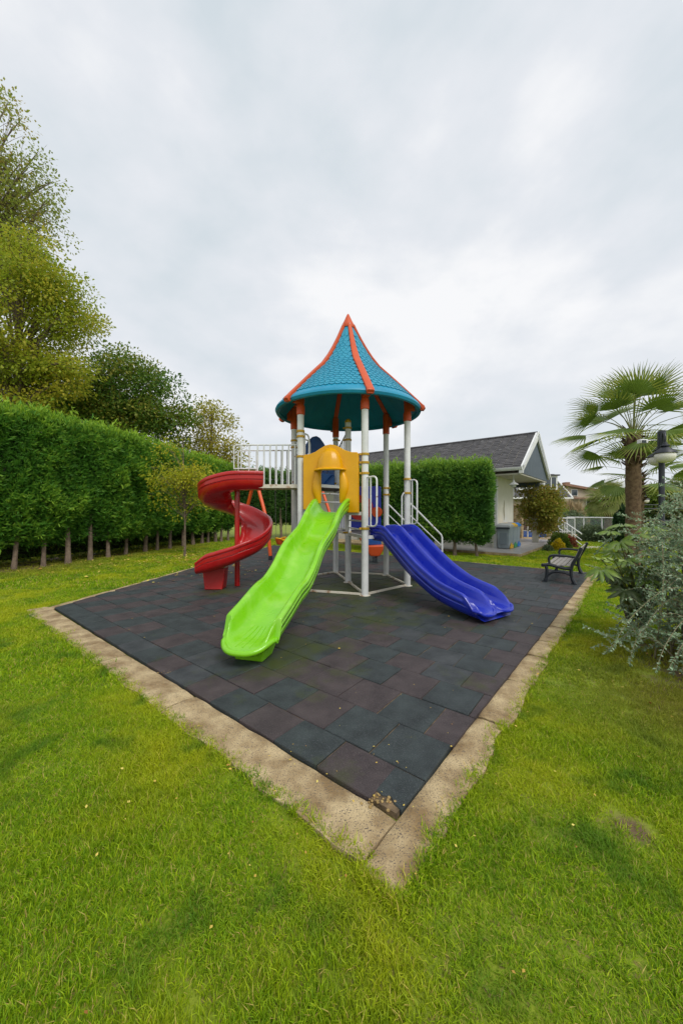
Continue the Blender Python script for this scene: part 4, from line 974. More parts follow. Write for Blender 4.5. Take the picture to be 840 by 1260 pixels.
# ================================================================== HOUSE beside the playground
HX = Vector((6.63, 13.36, 0)); HU = Vector((-.776, .631, 0)); HV = Vector((.631, .776, 0))
OFF = HX.copy(); house = empty('pool_house', OFF); tag(house, 'cream rendered house with dark shingled gable roof and slate grey gable end', 'house')
def hpart(mb, name, m, parent=None, **k): mb.v = [(x-OFF.x, y-OFF.y, z) for x, y, z in mb.v]; return mb.build(name, m, parent or house, **k)
Wd = 5.15; RL = 11.0; ZE, ZR = 3.12, 4.80
def hp(u, v, z): return HX+HU*u+HV*v+Vector((0, 0, z))
mb = MB()                                             # roof: stepped shingle courses, near slope and far slope
nc = 22
for sd in (0, 1):
    for i in range(nc):
        t0, t1 = i/nc, (i+1)/nc
        v0, v1 = (t0*Wd/2, t1*Wd/2) if sd == 0 else (Wd-t0*Wd/2, Wd-t1*Wd/2)
        za_, zb_ = ZE+(ZR-ZE)*t0+.055, ZE+(ZR-ZE)*t1+.03
        if i % 1 == 0:
            nseg = 34
            for q in range(nseg):
                a, b = .05+q*(RL-.05)/nseg, .05+(q+1)*(RL-.05)/nseg; j = random.uniform(-.006, .010)
                mb.add([hp(a+.008, v0, za_+j), hp(b-.008, v0, za_+j), hp(b-.008, v1, zb_+j), hp(a+.008, v1, zb_+j), hp(a+.008, v0, za_-.05), hp(b-.008, v0, za_-.05)], [(0, 1, 2, 3), (0, 4, 5, 1)])
rf = hpart(mb, 'roof', M_shing, smooth=False); tag(rf, kind='stuff')
mb = MB()
mb.add([hp(0, 0, ZE), hp(RL, 0, ZE), hp(RL, Wd/2, ZR), hp(0, Wd/2, ZR), hp(0, 0, ZE-.04), hp(RL, 0, ZE-.04), hp(0, Wd, ZE), hp(RL, Wd, ZE), hp(0, Wd, ZE-.04), hp(RL, Wd, ZE-.04)], [(0, 1, 2, 3), (3, 2, 7, 6), (0, 4, 5, 1), (6, 7, 9, 8)]); hpart(mb, 'roof_deck', M_soff, rf, smooth=False)
mb = MB(); mb.tube([hp(-.02, Wd/2, ZR+.06), hp(RL, Wd/2, ZR+.06)], .05, 6); hpart(mb, 'ridge_cap', M_shing, rf)
# bargeboards
for v0, v1, w in ((0, Wd/2, .30), (Wd, Wd/2, .16)):
    mb = MB(); a, b = hp(-.03, v0, ZE), hp(-.03, v1, ZR); n = Vector((0, 0, 1))
    o_ = -HU*.06
    q = [a+n*.09, b+n*.09, b-n*(w), a-n*(w*.55)]
    mb.add([*q, *[x+HU*.075 for x in q]], [(0, 1, 2, 3), (7, 6, 5, 4), (0, 4, 5, 1), (1, 5, 6, 2), (2, 6, 7, 3), (3, 7, 4, 0)]); hpart(mb, 'bargeboard', M_white, smooth=False)
    mb = MB(); q = [a+n*.12-HU*.05, b+n*.12-HU*.05, b+n*.0-HU*.05, a+n*.0-HU*.05]
    mb.add([*q, *[x+HU*.02 for x in q]], [(0, 1, 2, 3), (7, 6, 5, 4), (0, 4, 5, 1), (1, 5, 6, 2), (2, 6, 7, 3), (3, 7, 4, 0)]); hpart(mb, 'roof_edge_trim', M_white, smooth=False)
mb = MB(); q = [hp(.06, .12, ZE-.16), hp(.06, Wd-.05, ZE-.16), hp(.06, Wd-.05, ZE+.02), hp(.06, Wd/2, ZR-.05), hp(.06, .12, ZE+.03)]
mb.add([*q, *[x+HU*.08 for x in q]], [(0, 1, 2, 3, 4), (9, 8, 7, 6, 5)]+[(i, (i+1) % 5, 5+(i+1) % 5, 5+i) for i in range(5)]); hpart(mb, 'gable_panel', M_slate, smooth=False)
mb = MB(); mb.box((hp(0, 0, 0)+hp(RL, Wd, 0))/2+Vector((0, 0, ZE-.19)), (RL-.16, Wd-.1, .05), math.atan2(HU.y, HU.x)); hpart(mb, 'soffit', M_soff, smooth=False)
mb = MB(); secs = []
for u in (-.03, RL): secs.append([hp(u, -.01, ZE+.03), hp(u, -.03, ZE-.06), hp(u, -.09, ZE-.08), hp(u, -.13, ZE-.03), hp(u, -.14, ZE+.035), hp(u, -.12, ZE+.035), hp(u, -.11, ZE-.02), hp(u, -.08, ZE-.055), hp(u, -.045, ZE-.04), hp(u, -.03, ZE+.03)])
mb.sweep(secs); hpart(mb, 'gutter', M_white)
mb = MB(); mb.box(hp(.02, -.03, ZE-.12), (.14, .12, .14), math.atan2(HU.y, HU.x)); hpart(mb, 'gutter_end', M_white, smooth=False)
# walls
w0u, w0v = 1.03, .5
def wallbox(u0, u1, v0, v1, z0, z1, nm, m):
    mb = MB(); mb.box((hp(u0, v0, 0)+hp(u1, v1, 0))/2+Vector((0, 0, (z0+z1)/2)), (abs(u1-u0), abs(v1-v0), z1-z0), math.atan2(HU.y, HU.x)); return hpart(mb, nm, m, smooth=False)
wallbox(w0u, w0u+.18, w0v, w0v+2.45, .05, ZE-.16, 'wall', M_wall)
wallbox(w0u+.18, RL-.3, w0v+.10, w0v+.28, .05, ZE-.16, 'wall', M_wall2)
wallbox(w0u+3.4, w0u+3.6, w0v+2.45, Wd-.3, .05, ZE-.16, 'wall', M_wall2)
wallbox(w0u-.015, w0u+.10, w0v-.015, w0v+.10, .05, ZE-.16, 'corner_trim', M_white)
wallbox(.35, .6, Wd-.55, Wd-.3, .05, ZE-.16, 'porch_post', M_wall)
wallbox(.3, 3.4, Wd-.6, Wd-.35, ZE-.42, ZE-.19, 'porch_beam', M_slate)
mb = MB()                                             # damp stain streak relief: a thin dry vine stem on the wall
pts = [hp(w0u-.012, w0v+.95+.03*math.sin(i*1.3), 1.15+i*.12) for i in range(8)]; mb.tube(pts, [.006, .012, .02, .022, .02, .016, .012, .004], 6); hpart(mb, 'dry_vine', M_twig)
# hanging lantern at the eave corner
lt = empty('eave_lantern', hp(.35, .25, 2.55)); tag(lt, 'white lantern hanging on a rod from the corner of the pale house eave', 'lantern')
mb = MB(); mb.tube([(0, 0, .38), (0, 0, -.45)], .014, 8); mb.build('rod', M_white, lt)
mb = MB(); mb.lathe([(0, .16), (.03, .15), (.05, .08), (.17, .0), (.17, -.02), (.12, -.02)], n=14); mb.build('shade', M_white, lt)
mb = MB(); mb.lathe([(0, -.02), (.09, -.02), (.08, -.10), (0, -.13)], n=12); mb.build('globe', M_white, lt)
# patio
patio = tag(empty('patio', (0, 0, 0)), kind='structure')
mb = MB(); Q = Vector((6.1, 12.38, 0)); rz = math.atan2(HU.y, HU.x)
mb.box(Q+HU*5+HV*5+Vector((0, 0, -.045)), (10, 10, .21), rz); mb.build('patio_slab', M_kerb, patio, smooth=False)
pt = None
for i in range(9):
    for j in range(13):
        c = Q+HU*(.31+i*.6+.0)+HV*(.31+j*.6)+Vector((0, 0, .065+.0))
        if pt is None: mb = MB(); mb.box((0, 0, 0), (.594, .594, .02)); o = mb.build('tile', M_patio, patio, smooth=False); pt = o.data
        else: o = bpy.data.objects.new('tile', pt); COL.objects.link(o); o.parent = patio
        o.location = c; o.rotation_euler = (0, 0, rz)

# ================================================================== RECYCLING BINS
def bin_(loc, rz, label, lidm, footm):
    o = empty('recycling_bin', loc, rz); tag(o, label, 'recycling bin', 'recycling bins beside the house wall')
    mb = MB(); secs = []
    for z, w, l in ((.02, .20, .22), (.06, .215, .235), (.5, .235, .26), (.80, .25, .28), (.84, .26, .29)):
        secs.append([(w*a, l*b, z) for a, b in ((1, .85), (.85, 1), (-.85, 1), (-1, .85), (-1, -.85), (-.85, -1), (.85, -1), (1, -.85))])
    mb.sweep(secs); mb.build('body', M_gbin, o, ang=30)
    mb = MB(); mb.box((0, -.262, .45), (.26, .012, .56)); mb.build('front_panel', mat_panel, o, bevel=.01)
    mb = MB(); secs = []
    for y, h in ((-.31, .0), (-.29, .07), (-.1, .13), (.1, .14), (.27, .10), (.30, .02)):
        secs.append([(.265, y, .84), (.265, y, .85+h*.6), (.20, y, .85+h), (-.20, y, .85+h), (-.265, y, .85+h*.6), (-.265, y, .84)])
    mb.sweep(secs); mb.build('lid', lidm, o, ang=40)
    mb = MB(); mb.box((0, -.30, .80), (.50, .04, .07)); mb.build('lid_front', M_lid, o, bevel=.01)
    mb = MB()
    mb.add([(.258, -.22, .02), (.258, .22, .02), (.258, .22, .16), (.258, .12, .08), (.258, 0, .24), (.258, -.22, .08)], [(0, 1, 2, 3), (0, 3, 4, 5)]); mb.v = mb.v+[(x-.02, y, z) for x, y, z in mb.v]
    mb.f += [(i, (i+1) % 6, 6+(i+1) % 6, 6+i) for i in range(6)]+[(6, 9, 8, 7), (6, 11, 10, 9)]; mb.mi += [0]*8
    mb.build('coloured_skirt', footm, o, smooth=False)
mat_panel = mat('bin_panel', (.17, .21, .24), .5)
mY = mat('bin_yellow', (.60, .36, .01), .45); mG = mat('bin_green', (.02, .25, .08), .45); mB = mat('bin_blue', (.01, .16, .5), .45); mGr = mat('bin_lid_grey', (.35, .38, .39), .45)
brz = math.atan2(HV.y, HV.x)-R(90)
for k, (lb, l1, l2) in enumerate((('grey recycling bin with grey lid and yellow skirt, nearest of the row', mGr, mY), ('recycling bin with yellow lid, middle of the row at the house wall', mY, mG), ('recycling bin with blue lid, farthest of the row at the house wall', mB, mB))):
    bl = hp(w0u-.30, w0v+.02+.56*k, .075); bin_(bl, brz, lb, l1, l2)

# ================================================================== PALMS
def fan_blade(name, rad, nseg, m, spread=R(250), droop=.5, seed=0, fold=.10):
    """one fan leaf blade: narrow pleated segments radiating from the hub, in the local xz... plane y=0 is the stem axis"""
    rr = random.Random(seed); v, f, tn = [], [], []
    for i in range(nseg):
        a = -spread/2+spread*(i+.5)/nseg; ln = rad*(.70+.30*math.cos(a*.55))*rr.uniform(.93, 1.05); w = .055*rad/1.0
        d = Vector((math.sin(a), math.cos(a), 0)); s = Vector((d.y, -d.x, 0)); stp = 6; o = len(v)
        hwid = lambda t: (math.tan(spread/nseg/2)*ln*t*1.04 if t < .42 else math.tan(spread/nseg/2)*ln*.42*.92*max(0, 1-(t-.42)/.58)**.9)
        for k in range(stp+1):
            t = k/stp; c = d*ln*t; dz = -droop*rad*max(0, t-.35)**1.8*rr.uniform(.8, 1.3)-.10*rad*t*(1-math.cos(a))*.6
            hw_ = hwid(t)+.001; p = c+Vector((0, 0, dz))
            v += [p-s*hw_+Vector((0, 0, -hw_*.55)), p, p+s*hw_+Vector((0, 0, -hw_*.55))]
            if k: b = o+3*(k-1); f += [(b, b+1, b+4, b+3), (b+1, b+2, b+5, b+4)]; tt = min(1, .25+.25*rr.random()+.35*(t > .6)); tn += [tt, tt]
    me = bpy.data.meshes.new(name); me.from_pydata([tuple(p) for p in v], [], f); at = me.attributes.new('tint', 'FLOAT', 'FACE'); at.data.foreach_set('value', tn); me.materials.append(m); return me
M_pet = mat('palm_petiole', (.14, .17, .04), .5, (.22, .22, .07), 8)
def palm(base, h, r, label, blades, n, plen, m, seed=0, lean=(0, 0), zlo=-35, boots=True, thinr=None):
    rr = random.Random(seed); o = empty('fan_palm', (base[0], base[1], 0)); tag(o, label, 'palm tree')
    mb = MB(); k = 26; pts, rs = [], []
    for i in range(k+1):
        t = i/k; pts.append(Vector((lean[0]*t*t, lean[1]*t*t, -.1+(h+.1)*t))); rs.append(r*(1.25-.3*min(1, t*5) if t < .2 else .95)*(1+.05*(i % 2))*(1+.06*rr.random()))
    mb.tube(pts, rs, 16); mb.build('trunk', M_palmbark, o)
    top = Vector((lean[0], lean[1], h))
    if boots:                                        # old leaf bases on the upper trunk
        mb = MB()
        for i in range(120):
            a = rr.uniform(0, 6.283); z = h-rr.uniform(-.12, .95); d = Vector((math.cos(a), math.sin(a), 0)); p = top+d*r*.85; p.z = z; s = Vector((-d.y, d.x, 0)); w = r*.22; l = rr.uniform(.10, .26)*(r/.2)
            q = p+d*l+Vector((0, 0, l*rr.uniform(-.3, 1.0)))
            mb.add([p-s*w, p+s*w, q+s*w*.35, q-s*w*.35, p-s*w*.7+Vector((0, 0, -.05)), p+s*w*.7+Vector((0, 0, -.05))], [(0, 1, 2, 3), (4, 3, 2, 5), (0, 3, 4), (1, 5, 2)])
        tag(mb.build('leaf_bases', M_boot, o, smooth=False), kind='stuff')
    for i in range(n):
        a = i*2.39996+rr.uniform(-.2, .2); el = R(82-(82-zlo)*((i+.5)/n)**1.05+rr.uniform(-7, 7)); pl = plen*rr.uniform(.8, 1.15)
        d = Vector((math.cos(a)*math.cos(el), math.sin(a)*math.cos(el), math.sin(el)))
        s_ = top+Vector((0, 0, rr.uniform(-.15, .05))); e = s_+d*pl; e.z -= .10*pl*math.cos(el); mid = s_.lerp(e, .5)+Vector((0, 0, .08*pl))
        mb = MB(); mb.tube(catmull([s_, mid, e], 4), [.022*r/.2*(1-.45*j/8) for j in range(9)], 6, flat=.6); fr = mb.build('frond', M_pet, o)
        fd = (e-mid).normalized(); fd = (fd+Vector((0, 0, -.25))).normalized()
        side = fd.cross(Vector((0, 0, 1))); side = side.normalized() if side.length > .05 else Vector((1, 0, 0)); up = side.cross(fd)
        M_ = Matrix((side, fd, up)).transposed() @ Matrix.Rotation(R(rr.uniform(-28, 28)), 3, 'Y') @ Matrix.Rotation(R(rr.uniform(-8, 20)), 3, 'X')
        q = linked(blades[rr.randrange(len(blades))], 'fan_blade', fr, e, M_.to_euler()); sc_ = rr.uniform(.85, 1.12); q.scale = (sc_, sc_, sc_)
    return o
bl = [fan_blade('fan_blade', .98, 20, L_palm, spread=R(sp), droop=dr, seed=i) for i, (sp, dr) in enumerate(((150, .16), (175, .24), (135, .2), (165, .38)))]
palm((8.42, 10.5), 3.72, .185, 'big fan palm with shaggy brown upper trunk beside the black lamp post', bl, 30, 1.2, L_palm, seed=4, zlo=-14)
palm((10.45, 12.8), 2.75, .16, 'second fan palm with slimmer trunk just behind the big fan palm', bl, 20, 1.0, L_palm, seed=9, zlo=-30)
bl2 = [fan_blade('fan_blade', 1.2, 24, L_palm2, spread=R(sp), droop=.6, seed=10+i) for i, sp in enumerate((210, 240))]
palm((24.9, 34.0), 2.6, .3, 'distant pale fan palm beyond the glass railing in front of the beige house', bl2, 34, 1.15, L_palm2, seed=12, zlo=-38)
palm((15.5, 15.5), 4.2, .2, 'fan palm at the right edge of the view behind the lamp post', bl, 20, 1.0, L_palm, seed=15, zlo=-30)

# ================================================================== LAMP POSTS
def lamp_post(loc, ht, label, sc=1, n=3, rz=0):
    o = empty('lamp_post', loc, rz); tag(o, label, 'lamp post'); o.scale = (sc, sc, sc)
    mb = MB(); mb.lathe([(0, 0), (.12, 0), (.12, .04), (.085, .08), (.075, .5), (.055, .55), (.055, ht-.55), (.075, ht-.53), (.075, ht), (.055, ht+.02), (0, ht+.02)], n=20); mb.build('pole', M_iron, o)
    for i in range(n):
        a = 2*math.pi*i/n; d = Vector((math.cos(a), math.sin(a), 0)); L_ = .30
        mb = MB(); mb.tube(catmull([d*.06+Vector((0, 0, ht-.40)), d*.12+Vector((0, 0, ht-.13)), d*.22+Vector((0, 0, ht-.07)), d*L_+Vector((0, 0, ht-.16)), d*L_+Vector((0, 0, ht-.30))], 5), .022, 8); ar = mb.build('arm', M_iron, o)
        c = d*L_+Vector((0, 0, ht-.52))
        mb = MB(); mb.lathe([(0, .24), (.035, .235), (.045, .19), (.08, .175), (.085, .155), (.055, .15), (.075, .12), (.195, .03), (.205, .0), (.195, -.008), (.15, .0)], c, 24); mb.build('lamp_shade', M_iron, ar)
        mb = MB(); mb.lathe([(.175, 0), (.185, -.05), (.175, -.11), (.135, -.165), (.07, -.195), (0, -.20)], c, 24); mb.build('globe', M_opal, ar)
M_opal = mat('opal_globe', (.78, .76, .68), .25, coat=.3)
lamp_post((7.04, 8.0, GZ), 3.32, 'black lamp post with dark shades over opal globes, in front of the big palm', 1, 2, R(-121))
lamp_post((16.5, 20, GZ), 2.75, 'small distant black lamp post seen past the palm trunk', 1, 2, R(200))
# flood light / speaker on the pole head
sp = empty('floodlight', (6.62, 8.0, 3.05)); tag(sp, 'small white floodlight beside the top of the black lamp post', 'floodlight')
mb = MB(); mb.box((0, 0, 0), (.16, .12, .09)); mb.build('housing', M_white, sp, bevel=.012)
mb = MB(); mb.box((-.02, -.066, -.01), (.09, .012, .06)); mb.build('lens', M_lid, sp)
mb = MB(); mb.tube([(.06, 0, 0), (.18, 0, .03), (.30, 0, .03)], .014, 8); mb.build('bracket', M_steelgrey, sp)

# ================================================================== RIGHT BACKGROUND
def shrub(name, c, r, h, label, m, n, L, seed=0, cat='shrub', wid=.6, up=.3, z0=0, stems=6, flat=1, shell=.5):
    rng = np.random.default_rng(seed+500); o = empty(name, (c[0], c[1], GZ+z0)); tag(o, label, cat)
    d = rvec(n); d[:, 2] = np.abs(d[:, 2])*.98-.18; rr_ = shell+(1-shell)*rng.random(n)**.7
    lump = np.array([noise.noise(Vector((a*2.2+seed, b*2.2, e_*2.2))) for a, b, e_ in d])
    pos = d*rr_[:, None]*np.array([r, r, h])*(1+.22*lump)[:, None]; pos[:, 2] = np.maximum(pos[:, 2]+.04*h, .02)
    D = d+rng.normal(size=(n, 3))*.6+np.array([0, 0, up]); N_ = rng.normal(size=(n, 3))*.7+d
    tint = .1+.5*rng.random(n)+.25*(rr_-.6)+.3*lump+.15*d[:, 2]
    Lr = L*(.6+.8*rng.random(n)); tag(leaf_mesh('foliage', pos, D, N_, Lr, Lr*wid, tint, m, o, fold=.08), kind='stuff')
    mb = MB()
    for i in range(stems):
        a = random.uniform(0, 6.28); mb.tube([(0.03*math.cos(a), .03*math.sin(a), -.05), (r*.3*math.cos(a), r*.3*math.sin(a), h*.4), (r*.6*math.cos(a), r*.6*math.sin(a), h*.75)], [.02, .012, .005], 5, caps=False)
    mb.build('stems', M_bark, o)
    return o
tree('bronze_tree', (10.3, 17.3), .7, .06, [pb(666, 624, 17.3, 17, 24, .75), pb(652, 606, 17.3, 12, 8, .5), pb(675, 612, 17.3, 11, 14, .5), pb(668, 645, 17.3, 10, 9, .5)], 9000, .12, L_dog, 'bushy bronze-green small tree at the end of the patio beneath the gable', seed=6, clumps=90, cs=.26, limb_n=30, cat='tree')
shrub('red_maple', (11.6, 22.5), 1.15, 1.9, 'rust red maple bush behind the white railing left of the bronze-green tree', L_red, 5200, .16, seed=1, cat='tree')
shrub('green_bush', (10.6, 24.5), 1.6, 2.25, 'bright green bush behind the rust red maple', L_box, 3600, .16, seed=21)
shrub('box_ball', (9.35, 15.6), .46, .82, 'rounded green ball shrub beside the patio corner', L_box, 4200, .06, seed=2)
shrub('yellow_flower_shrub', (8.75, 14.7), .27, .52, 'small yellow flowering shrub in front of the green ball shrub', L_yfl, 2600, .045, seed=3, cat='flower shrub')
shrub('red_leaf_shrub', (9.95, 15.9), .32, .62, 'reddish bronze shrub between the ball shrub and the pebbles', L_rsh, 1300, .08, seed=4)
shrub('small_grey_plant', (8.15, 14.35), .22, .28, 'low dull green plant at the patio edge left of the yellow flowers', L_gry, 700, .06, seed=14)
shrub('grey_green_bush', (13.3, 19.2), .75, 1.0, 'olive green bush at the foot of the glass railing', L_gry, 3200, .12, seed=5)
shrub('grey_green_bush', (14.3, 18.6), .65, .8, 'low olive bush right of the railing end, left of the palm trunk', L_box, 2200, .11, seed=6)
shrub('hanging_conifer', (15.6, 24.5), .9, 2.0, 'soft grey-green weeping conifer behind the sloping stair rail', L_gry, 5000, .22, seed=7, wid=.25, up=-1.0)
shrub('clipped_block', (16.4, 27), 1.0, 2.0, 'dark clipped evergreen block left of the pampas grass', L_hedge2, 5200, .16, seed=8, shell=.8)
o_ = shrub('pampas_grass', (18.6, 29.5), 1.0, 2.6, 'tall tan pampas grass in front of the beige house', L_pamp, 2600, .6, seed=9, wid=.12, up=1.6)
shrub('columnar_cypress', (13.3, 17.3), .38, 2.2, 'narrow dark cypress standing left of the palm trunk', L_cyp, 6000, .10, seed=10, up=1.2, cat='cypress', shell=.7)
shrub('hedge_mound', (28.5, 40), 2.2, 3.1, 'dark green mound of hedge with white flowers beyond the lawn', L_hedge2, 4000, .3, seed=11)
shrub('wide_bush', (33, 46), 3.2, 3.4, 'yellow-green bush left of the distant fan palm base', L_far, 3000, .35, seed=12)
for i, (px, Y, w, top) in enumerate(((745, 62, 30, 612), (768, 50, 26, 606), (800, 40, 34, 598), (832, 36, 30, 590), (860, 34, 34, 585), (815, 60, 60, 602), (720, 75, 20, 613))):
    c = P(px, 640, Y); r_ = w*Y/447; h_ = (1.5+(630-top)/447*Y)
    tree('garden_tree', (c.x, Y), 1.5, .16, [(c.x, Y, h_*.62, r_, r_*.7, h_*.36), (c.x-r_*.5, Y, h_*.45, r_*.6, r_*.5, h_*.25), (c.x+r_*.5, Y, h_*.4, r_*.7, r_*.5, h_*.28)], 4500, .38, L_far if i % 2 == 0 else L_box,
         ['olive tree on the far lawn between the distant palm and the cypress', 'yellow-green tree straight behind the big palm trunk', 'loose green tree between palm trunk and lamp post', 'green tree behind the lamp post pole at the right edge', 'outermost garden tree at the right edge of the view', 'broad far tree mass beyond the lamp post', 'far tree beside the beige house'][i], seed=30+i, clumps=60, cs=.7 if Y > 45 else .5, limb_n=14, group='trees of the gardens beyond')
# railings
def railing(name, pts, n, label, z0, z1, glass=True, mids=()):
    o = empty(name, pts[0]); tag(o, label, 'railing'); off = Vector(pts[0])
    ps = [Vector(p)-off for p in pts]
    mb = MB(); mb.tube([p+Vector((0, 0, z1)) for p in ps], .035, 8); mb.build('top_rail', M_white, o)
    for zz in mids: mb = MB(); mb.tube([p+Vector((0, 0, zz)) for p in ps], .022, 8); mb.build('mid_rail', M_white, o)
    tot = len(ps)-1
    for s in range(tot):
        a, b = ps[s], ps[s+1]; k = n[s]
        for i in range(k+1):
            if i == 0 and s: continue
            p = a.lerp(b, i/k); mb = MB(); mb.box(p+Vector((0, 0, (z0+z1)/2)), (.055, .055, z1-z0), math.atan2((b-a).y, (b-a).x)); mb.build('post', M_white, o, smooth=False)
            if glass and i < k: q = a.lerp(b, (i+1)/k); mb = MB(); mb.box((p+q)/2+Vector((0, 0, (z0+z1)/2+.02)), ((q-p).length-.12, .012, z1-z0-.14), math.atan2((b-a).y, (b-a).x)); mb.build('glass_pane', M_glass, o, smooth=False)
    return o
t1 = P(697, 637, 20.5); t2 = P(764, 637, 18.2)
railing('glass_railing', [(t1.x, 20.5, 0), (t2.x, 18.2, 0)], [3], 'white railing with clear glass panes on the lawn terrace right of the stair', .28, 1.2)
a, b = P(686, 637, 19.2), P(715, 657, 16.6)
mb = MB(); sr = empty('stair_railing', (a.x, a.y, 0)); tag(sr, 'white sloping stair railing between the bronze tree and the glass railing', 'railing')
def lp_(t, z): return (t*(b.x-a.x), t*(b.y-a.y), z)
for dz in (0, -.28, -.52): mb = MB(); mb.tube([lp_(0, a.z+dz), lp_(1, max(b.z+dz, 0))], .03 if dz == 0 else .02, 8); mb.build('rail', M_white, sr)
for t in (.02, .3, .62): mb = MB(); mb.tube([lp_(t, -.05), lp_(t, a.z+(b.z-a.z)*t)], .03, 8); mb.build('post', M_white, sr)
r1, r2 = P(636, 637, 20.8), P(662, 637.5, 19.8)
railing('pool_railing', [(r1.x, 20.8, 0), (r2.x, 19.8, 0), (r2.x+1.4, 18.9, 0)], [2, 3], 'white pool side railing with glass behind the recycling bins', .1, 1.17, mids=(.45,))
mb = MB(); mb.box(((r1.x+r2.x)/2+.1, 21.3, .22), (2.6, .25, .34), R(-30)); o_ = mb.build('pool_wall', M_pool, smooth=False); tag(o_, 'blue painted pool edge seen through the pool railing', 'pool wall')
mb = MB(); mb.box((9.72, 20.0, .9), (.42, .42, 1.9), R(-39)); mb.box((9.72, 20.0, 1.88), (.52, .52, .08), R(-39)); o_ = mb.build('stone_pillar', M_kerb, bevel=.01); tag(o_, 'grey stone pillar next to the house wall behind the bins', 'pillar')
mb = MB(); mb.box((0, 0, -.0), (9, 1.2, .3), 0); mb.v = [(x, y, z) for x, y, z in mb.v]; o_ = mb.build('terrace_edge', M_kerb, loc=(14.2, 19.9, .06), smooth=False); o_.rotation_euler = (0, 0, R(-38)); tag(o_, kind='structure')
mb = MB(); 
for i in range(220):
    x, y = 10.6+random.gauss(0, .45), 15.9+random.gauss(0, .25); r = random.uniform(.02, .05); mb.lathe([(0, -r*.5), (r, 0), (0, r*.6)], (x, y, GZ+.02), 6)
tag(mb.build('white_pebbles', M_pebble), kind='stuff')
# mansard house (grey) with dormer
OFF = Vector((18.2, 32, 0)); mh = empty('mansard_house', OFF); tag(mh, 'grey shingled mansard roof house with white dormer window beyond the garden', 'house')
def block(nm, m, quad0, quad1, parent, smooth=False, bevel=0):
    mb = MB(); mb.sweep([quad0, quad1]); return mb.build(nm, m, parent, smooth=smooth, bevel=bevel)
def fr_(x0, x1, y0, y1, z): return [Vector((x0, y0, z))-OFF, Vector((x1, y0, z))-OFF, Vector((x1, y1, z))-OFF, Vector((x0, y1, z))-OFF]
hx0 = P(610, 0, 32).x; hx1 = P(703.6, 0, 32).x; hxt = P(697, 0, 32).x
block('wall', M_beige, fr_(hx0, hx1-.5, 32.4, 40, 0), fr_(hx0, hx1-.5, 32.4, 40, 2.75), mh)
block('roof', M_shing, fr_(hx0-.5, hx1, 32, 40.5, 2.75), fr_(hx0, hxt, 34.0, 38.5, 4.75), mh)
block('flat_roof_edge', M_shing, fr_(hx0, hxt+.03, 33.95, 38.6, 4.75), fr_(hx0, hxt+.03, 33.95, 38.6, 5.05), mh)
block('gutter', M_white, fr_(hx0-.5, hx1+.05, 31.9, 32.02, 2.66), fr_(hx0-.5, hx1+.05, 31.9, 32.02, 2.80), mh)
mb = MB(); q = [Vector((hx1, 31.98, 2.78))-OFF, Vector((hxt+.03, 33.97, 4.8))-OFF]; mb.tube(q, .07, 6); mb.build('hip_trim', M_white, mh)
for k_, pxd in enumerate((683, 652)):
    dxa, dxb = P(pxd-9, 0, 31.9).x, P(pxd+4, 0, 31.9).x
    dm = block('dormer', M_white, fr_(dxa-.15, dxb+.15, 32.35, 34.6, 3.45), fr_(dxa-.15, dxb+.15, 32.35, 34.6, 4.72), mh)
    block('dormer_roof', M_shing, fr_(dxa-.3, dxb+.3, 32.2, 34.8, 4.72), fr_(dxa-.3, dxb+.3, 32.2, 34.8, 4.84), dm)
    wn = block('window', M_win, fr_(dxa, dxb, 32.30, 32.36, 3.62), fr_(dxa, dxb, 32.30, 32.36, 4.58), mh)
    block('window_bar', M_white, fr_((dxa+dxb)/2-.03, (dxa+dxb)/2+.03, 32.26, 32.31, 3.62), fr_((dxa+dxb)/2-.03, (dxa+dxb)/2+.03, 32.26, 32.31, 4.58), wn)
# beige house
OFF = Vector((36, 55, 0)); be = empty('beige_house', OFF); tag(be, 'distant beige house with low brown roof and chimneys behind the pampas grass', 'house')
xa, xb, xm = P(694, 0, 55).x, P(736, 0, 55).x, P(716, 0, 55).x
mb = MB(); zt = lambda px, py: 1.5+(630-py)/447*55
ring = lambda y: [Vector((xa, y, 0))-OFF, Vector((xb, y, 0))-OFF, Vector((xb, y, zt(0, 607)))-OFF, Vector((xa+.6, y, zt(0, 598)))-OFF, Vector((xa, y, zt(0, 599)))-OFF]
mb.sweep([ring(55), ring(62)]); mb.build('wall', M_beige, be, smooth=False)
mb = MB(); up_ = Vector((0, 0, .35)); secs = []
for y in (54.5, 62.5): secs.append([Vector((xa-.2, y, zt(0, 597.5)))-OFF, Vector((xb+.8, y, zt(0, 606.5)))-OFF, Vector((xb+.8, y, zt(0, 606.5)))-OFF+up_, Vector((xa-.2, y, zt(0, 597.5)))-OFF+up_])
mb.sweep(secs); mb.build('roof', M_tileroof, be, smooth=False)
for px, w, tp_ in ((703.5, 5, 592.5), (711, 3.4, 596)):
    c = P(px, 0, 55).x; w_ = w*55/447/2; block('chimney', M_tileroof, [Vector((c-w_, 56, 4))-OFF, Vector((c+w_, 56, 4))-OFF, Vector((c+w_, 57, 4))-OFF, Vector((c-w_, 57, 4))-OFF], [Vector((c-w_, 56, zt(0, tp_)))-OFF, Vector((c+w_, 56, zt(0, tp_)))-OFF, Vector((c+w_, 57, zt(0, tp_)))-OFF, Vector((c-w_, 57, zt(0, tp_)))-OFF], be)
